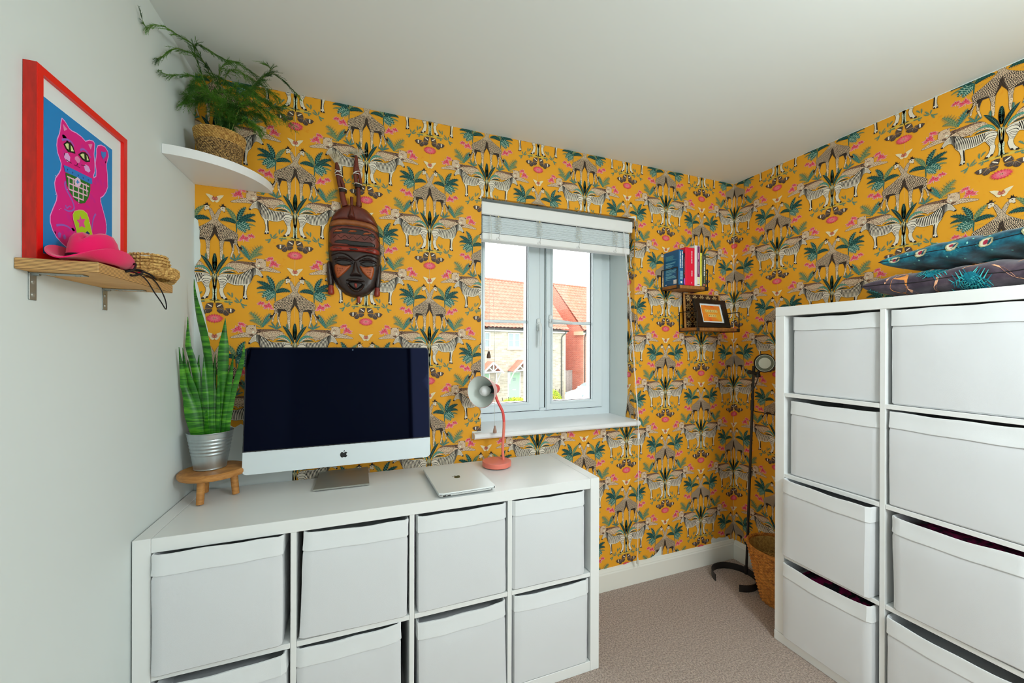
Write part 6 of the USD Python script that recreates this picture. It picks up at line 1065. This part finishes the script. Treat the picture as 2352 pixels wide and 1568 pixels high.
M['pantile'] = pbr('clay_pantile', A(222, 146, 126, OK_), .8, .2, noise=(3.5, A(204, 122, 102, OK_), .2)); M['pantile_ridge'] = pbr('clay_ridge', A(206, 116, 96, OK_), .8, .2); M['white_out'] = pbr('white_outdoor', A(238, 240, 240, OK_), .5, .4); M['lintel'] = pbr('buff_sill', A(226, 206, 174, OK_), .8, .2); M['mint'] = pbr('mint_door', A(170, 212, 178, OK_), .5, .4); M['pipe'] = pbr('dark_pipe', A(84, 88, 84, OK_), .5, .4); M['glassout'] = pbr('dark_house_pane', A(150, 166, 170, OK_), .08, .6); M['fence'] = pbr('weathered_fence', A(196, 190, 184, OK_), .9, .1, noise=(7, A(170, 164, 158, OK_), .2)); M['tarmac'] = pbr('tarmac', A(120, 122, 124, OK_), .95, .1); M['lawn'] = pbr('lawn', A(140, 170, 80, OK_), .95, .05); M['dark_gap'] = pbr('eave_shadow_board', A(70, 66, 62, OK_), .8, .1)
P = struct('ground'); part(P, 'street', box(-60, 90, 3.0, 90, GZ - .2, GZ), M['tarmac']); part(P, 'garden_ground', box(-60, 90, -40, 3.0, GZ - .2, GZ), M['lawn'])
def roof_mesh(u0, u1, eave_z, run, rise, over=.25, course=.34, wave=.30, thick=.05):
    """Pantiles: a stepped, waving surface from the eaves (w=-over) up to the ridge."""
    nu = int((u1 - u0) / wave * 6); us = np.linspace(u0, u1, nu); slope = math.hypot(run + over, rise); nc = int(slope / course); rows = []
    sl = rise / (run + over)
    for k in range(nc + 1):
        for e in (0, .98):
            t = min((k + e) / nc, 1.0); w = -over + (run + over) * t; rows.append(np.c_[us, np.full(nu, w), eave_z + rise * t + .085 * (1 - e) + .055 * np.abs(np.sin(us / wave * math.pi))])
    return sheet(np.stack(rows), .02)
def house(label, u0, u1, depth, eave, ridge, front, gable, name='house'):
    P = thing(name, label, 'house', None, O, ang13); half = depth / 2
    part(P, 'front_wall', box(u0, u1, 0, .3, GZ, eave - .02), front)
    g = Polygon([(0, GZ), (depth, GZ), (depth, eave - .02), (half, ridge - .12), (0, eave - .02)])
    for u in (u0, u1 - .3): part(P, 'gable_wall', extrude(g, .298, lambda v: np.c_[u + v[:, 2] + .001, v[:, 0] + .001, v[:, 1]]), gable)
    part(P, 'back_wall', box(u0, u1, depth - .3, depth, GZ, eave - .02), front)
    part(P, 'roof_slope', roof_mesh(u0 - .12, u1 + .12, eave, half, ridge - eave), M['pantile'], kind='stuff')
    back = roof_mesh(u0 - .12, u1 + .12, eave, half, ridge - eave); back.vertices = np.array(back.vertices) * [1, -1, 1] + [0, depth, 0]; part(P, 'roof_slope', back, M['pantile'], kind='stuff')
    part(P, 'ridge_tiles', tube([(u0 - .14, half, ridge + .03), (u1 + .14, half, ridge + .03)], .10, 8), M['pantile_ridge'])
    part(P, 'fascia', box(u0 - .05, u1 + .05, -.12, -.09, eave - .20, eave - .01), M['white_out']); part(P, 'gutter', tube([(u0 - .12, -.18, eave - .03), (u1 + .12, -.18, eave - .03)], .055, 8), M['dark_gap'])
    part(P, 'soffit', box(u0 - .05, u1 + .05, -.12, 0, eave - .20, eave - .17), M['white_out'])
    return P
def hwin(P, u0, u1, z0, z1, lights=2, rails=True):
    f = part(P, 'window', [box(u0, u1, -.03, .02, z0, z0 + .07), box(u0, u1, -.03, .02, z1 - .07, z1), box(u0, u0 + .08, -.03, .02, z0, z1), box(u1 - .08, u1, -.03, .02, z0, z1)] + ([box((u0 + u1) / 2 - .09, (u0 + u1) / 2 + .09, -.035, .02, z0, z1)] if lights == 2 else []) + ([box(u0, u1, -.028, .01, (z0 + z1) / 2 - .02, (z0 + z1) / 2 + .02)] if rails else []), M['white_out'])
    xs = [(u0 + .08, (u0 + u1) / 2 - .09), ((u0 + u1) / 2 + .09, u1 - .08)] if lights == 2 else [(u0 + .08, u1 - .08)]
    for a_, b_ in xs: part(f, 'pane', box(a_, b_, -.012, -.004, z0 + .07, z1 - .07), M['glassout'])
    part(P, 'sill', box(u0 - .10, u1 + .18, -.08, .02, z0 - .17, z0 - .002), M['lintel'])
def porch(P, uc, z, zr):
    """A gabled canopy over a door: ridge at right angles to the wall, white truss in front."""
    hw, dp = .80, .75
    for s in (-1, 1):
        n = 8; t = np.linspace(0, 1, n); w_ = np.linspace(0, -dp, 22); g = np.stack([np.c_[np.full(22, uc + s * hw * (1 - a_)), w_, np.full(22, z + (zr - z) * a_) + .018 * np.abs(np.sin(w_ * 11))] for a_ in t]); part(P, 'canopy_slope', sheet(g, .03), M['pantile'])
    fr_ = -dp - .02
    br = lambda a_, b_, w_: extrude(Polygon(stroke([a_, b_], w_)), .05, lambda v: np.c_[v[:, 0], fr_ - v[:, 2] + .03, v[:, 1]])
    part(P, 'canopy_truss', [br((uc - hw, z - .03), (uc, zr - .05), .10), br((uc + hw, z - .03), (uc, zr - .05), .10), br((uc - hw * .8, z + .07), (uc + hw * .8, z + .07), .08), br((uc, z + .08), (uc, zr - .08), .07), br((uc, z + .1), (uc - .32, z + .36), .06), br((uc, z + .1), (uc + .32, z + .36), .06)], M['white_out'])
    for s in (-1, 1): part(P, 'canopy_bracket', [box(uc + s * .66 - .035, uc + s * .66 + .035, -.62, 0, z - .06, z + .02), box(uc + s * .66 - .035, uc + s * .66 + .035, -.06, 0, z - .85, z), extrude(Polygon(stroke([(-.05, z - .7), (-.55, z - .05)], .06)), .06, lambda v: np.c_[uc + s * .66 - .03 + v[:, 2], v[:, 0], v[:, 1]])], M['white_out'])
def door(P, u0, u1, top_):
    part(P, 'door_frame', [box(u0 - .08, u0, -.03, .02, GZ + .1, top_ + .08), box(u1, u1 + .08, -.03, .02, GZ + .1, top_ + .08), box(u0 - .08, u1 + .08, -.03, .02, top_, top_ + .08)], M['white_out'])
    d = part(P, 'door', box(u0, u1, -.02, .02, GZ + .1, top_), M['mint']); c_ = (u0 + u1) / 2; part(d, 'letter_box', box(c_ - .14, c_ + .14, -.028, -.02, top_ - 1.20, top_ - 1.13), M['white_out']); part(d, 'door_light', box(c_ - .12, c_ + .12, -.026, -.02, top_ - .55, top_ - .47), M['glassout']); part(d, 'door_light', box(c_ - .12, c_ + .12, -.026, -.02, top_ - .43, top_ - .36), M['glassout']); part(P, 'door_step', box(u0 - .1, u1 + .1, -.5, .0, GZ, GZ + .12), M['lintel'])
HA = house('stone terrace with red pantile roof and mint green doors across the street', -7.0, 3.95, 6.6, 2.46, 6.28, M['stone'], M['brick'])
hwin(HA, -1.20, -.22, 1.21, 2.21); hwin(HA, -3.55, -2.60, 1.19, 2.21); hwin(HA, 1.70, 2.66, 1.20, 2.21)
door(HA, -1.15, -.25, -.50); door(HA, -3.50, -2.70, -.50); porch(HA, -.42, -.38, .34); porch(HA, -2.80, -.42, .30)
part(HA, 'downpipe', tube(np.array([(3.86, -.18, 2.42), (3.82, -.15, 2.26), (3.60, -.07, 2.08), (3.54, -.05, 1.95), (3.53, -.05, 1.8), (3.53, -.05, -2.6)]), .04, 8), M['pipe'], 40); part(HA, 'corner_stones', box(3.80, 3.952, -.004, .302, GZ, 2.3), M['lintel'])
HB = house('red brick house with pantile roof standing beyond the stone terrace', 5.75, 13.5, 7.2, 2.46, 6.55, M['brick_f'], M['brick'])
part(HB, 'downpipe', tube(np.array([(5.95, -.18, 2.42), (5.92, -.1, 2.2), (5.90, -.05, 2.0), (5.90, -.05, -2.6)]), .04, 8), M['pipe'], 40); part(HB, 'eaves_box', box(5.60, 5.76, -.15, .9, 2.16, 2.46), M['lintel'])
P = thing('garden_fence', 'pale weathered close-board fence closing the gap between the two houses', 'fence', None, O, ang13)
for k in range(15): u = 3.96 + k * .119; part(P, 'fence_board', box(u, u + .112, 1.2 + .012 * (k % 2), 1.225 + .012 * (k % 2), GZ + .05, -.60 + .012 * math.sin(k * 2.3)), M['fence'])
for z in (-2.3, -1.1): part(P, 'fence_rail', box(3.96, 5.74, 1.24, 1.29, z, z + .08), M['fence'])
# hedges
def leafy(P, name, c, r, n, size, mat, seed):
    q = np.random.default_rng(seed); d = q.normal(0, 1, (n, 3)); d /= np.linalg.norm(d, axis=1, keepdims=True); p = np.array(c) + d * np.array(r) * (q.uniform(.72, 1.0, (n, 1))); p = p[p[:, 2] > GZ + .01]; n = len(p)
    a_ = q.normal(0, 1, (n, 3)); b_ = q.normal(0, 1, (n, 3)); a_ /= np.linalg.norm(a_, axis=1, keepdims=True); b_ -= a_ * (a_ * b_).sum(1, keepdims=True); b_ /= np.linalg.norm(b_, axis=1, keepdims=True); s = size * q.uniform(.7, 1.3, (n, 1))
    V = np.stack([p - a_ * s, p + b_ * s * .5, p + a_ * s, p - b_ * s * .5], 1).reshape(-1, 3); i = np.arange(n)[:, None] * 4; V[:, 2] = np.maximum(V[:, 2], GZ + .005); part(P, name, trimesh.Trimesh(V, np.vstack([i + [0, 1, 2], i + [0, 2, 3]]), process=False), mat, kind='stuff')
M['hedge'] = pbr('hedge_leaf', A(170, 210, 70, OK_), .8, .2, noise=(1.2, A(228, 222, 70, OK_), .12)); M['twig'] = pbr('hedge_twig', A(80, 70, 50), .9, .1)
def hedge(label, u, w_, z, r, seed):
    P = thing('hedge', label, 'hedge', None, (O[0] + u * math.cos(D(ang13)) - w_ * math.sin(D(ang13)), O[1] + u * math.sin(D(ang13)) + w_ * math.cos(D(ang13)), 0)); part(P, 'stem', [tube([(a_, 0, GZ), (a_ * 1.2, 0, GZ + r[2])], .02, 6) for a_ in np.linspace(-.6 * r[0], .6 * r[0], 5)], M['twig']); leafy(P, 'foliage', (0, 0, GZ), r, 5200, .045, M['hedge'], seed)
hedge('low yellow-green hedge in front of the mint green doors', -1.55, -1.3, GZ, (1.15, .5, .68), 3); hedge('low yellow-green hedge by the bonnet of the white car', 1.9, -.9, GZ, (.8, .5, .95), 4)
# parked white car
M['car_white'] = pbr('white_car_paint', A(240, 243, 245, OK_), .25, .5, coat=.5); M['car_glass'] = pbr('car_glass', A(150, 170, 172, OK_), .05, .7); M['tyre'] = pbr('tyre', (.03, .03, .03), .85, .2); M['hub'] = pbr('wheel_hub', A(170, 174, 176, OK_), .35, .5, metal=.6)
P = thing('car', 'white parked car in the street below the window', 'car', None, (O[0] + 2.55 * math.cos(D(ang13)) + 3.2 * math.sin(D(ang13)), O[1] + 2.55 * math.sin(D(ang13)) - 3.2 * math.cos(D(ang13)), GZ), ang13 + 1)
side = np.array([(0, .30), (-.02, .50), (.05, .66), (.22, .78), (.62, .87), (1.02, .93), (1.12, .95), (3.75, .98), (4.15, .95), (4.22, .70), (4.22, .35), (4.0, .24), (.2, .22)]); cab = np.array([(1.02, .93), (1.35, 1.15), (1.70, 1.35), (2.05, 1.445), (2.6, 1.475), (3.1, 1.44), (3.6, 1.28), (4.02, 1.0)])
yw = np.linspace(0, 1.72, 9); sc = lambda y: 1 - .10 * abs(y / .86 - 1) ** 3
def bodyloft(pts, inset, ztop): 
    ls = []
    for y in yw:
        k = abs(y / .86 - 1); p = pts.copy(); cx_ = p[:, 0].mean(); p[:, 0] = cx_ + (p[:, 0] - cx_) * (1 - inset * k ** 3); zz = p[:, 1] - ztop * k ** 4 * np.clip((p[:, 1] - .5), 0, 1); ls.append(np.c_[p[:, 0], np.full(len(p), .86 + (y - .86) * 1.0), zz])
    return loft(ls)
part(P, 'body', bodyloft(side[::-1], .03, .10), M['car_white'], 40)
cp_ = np.vstack([cab, cab[::-1] * [1, 0] + [0, .90]]); ls = []
for k, y in enumerate(np.linspace(-1, 1, 9)):
    p = cab.copy(); ls.append(np.vstack([np.c_[p[:, 0], .86 + y * (.80 - .22 * np.clip((p[:, 1] - .93) / .55, 0, 1)), p[:, 1] - .02 * abs(y) ** 4], np.c_[p[::-1, 0], np.full(len(p), .86 + y * .80), np.full(len(p), .90)]]))
part(P, 'roof', loft(ls), M['car_white'], 40)
for s, yo in ((-1, 0), (1, 1.72)):
    gl = Polygon([(1.22, .985), (1.50, 1.18), (1.80, 1.34), (2.10, 1.39), (2.55, 1.405), (2.62, .995)]); gl2 = Polygon([(2.70, .995), (2.66, 1.405), (3.05, 1.38), (3.40, 1.27), (3.62, 1.10), (3.60, 1.01)])
    for g_ in (gl, gl2): part(P, 'side_window', extrude(g_, .012, lambda v: np.c_[v[:, 0], .86 + s * (.806 + v[:, 2] - .22 * np.clip((v[:, 1] - .93) / .55, 0, 1)), v[:, 1]]), M['car_glass'])
    for wx in (.78, 3.38): wc = np.array([wx, .86 + s * .78, .31]); part(P, 'wheel', along([(0, -.09), (.25, -.09), (.31, -.07), (.315, 0), (.31, .07), (.25, .09), (0, .085)], wc, (0, s, 0), 30), M['tyre'], 40); part(P, 'hub', along([(0, .09), (.19, .092), (.20, .085), (.2, .08)], wc, (0, s, 0), 24), M['hub'], 40)
    part(P, 'door_mirror', puff(sbox(1.30, .98, 1.50, 1.10).buffer(.02), .09, .01, .02, to3=lambda v: np.c_[v[:, 0], .86 + s * (.83 + v[:, 2]), v[:, 1]]), M['car_white'], 40)
wsn = [np.array([(1.06, y_, .955), (1.36, y_ * 0 + .86 + (y_ - .86) * .93, 1.165), (1.66, .86 + (y_ - .86) * .86, 1.335)]) + [-.012, 0, .006] for y_ in np.linspace(.14, 1.58, 7)]; part(P, 'windscreen', sheet(np.stack(wsn), .008), M['car_glass'])
part(P, 'headlight', [puff(sbox(.06, .62, .30, .74).buffer(.01), .02, .01, .02, to3=lambda v, s=s: np.c_[v[:, 0], .86 + s * (.835 + v[:, 2]), v[:, 1]]) for s in (-1, 1)], M['car_glass'], 40)
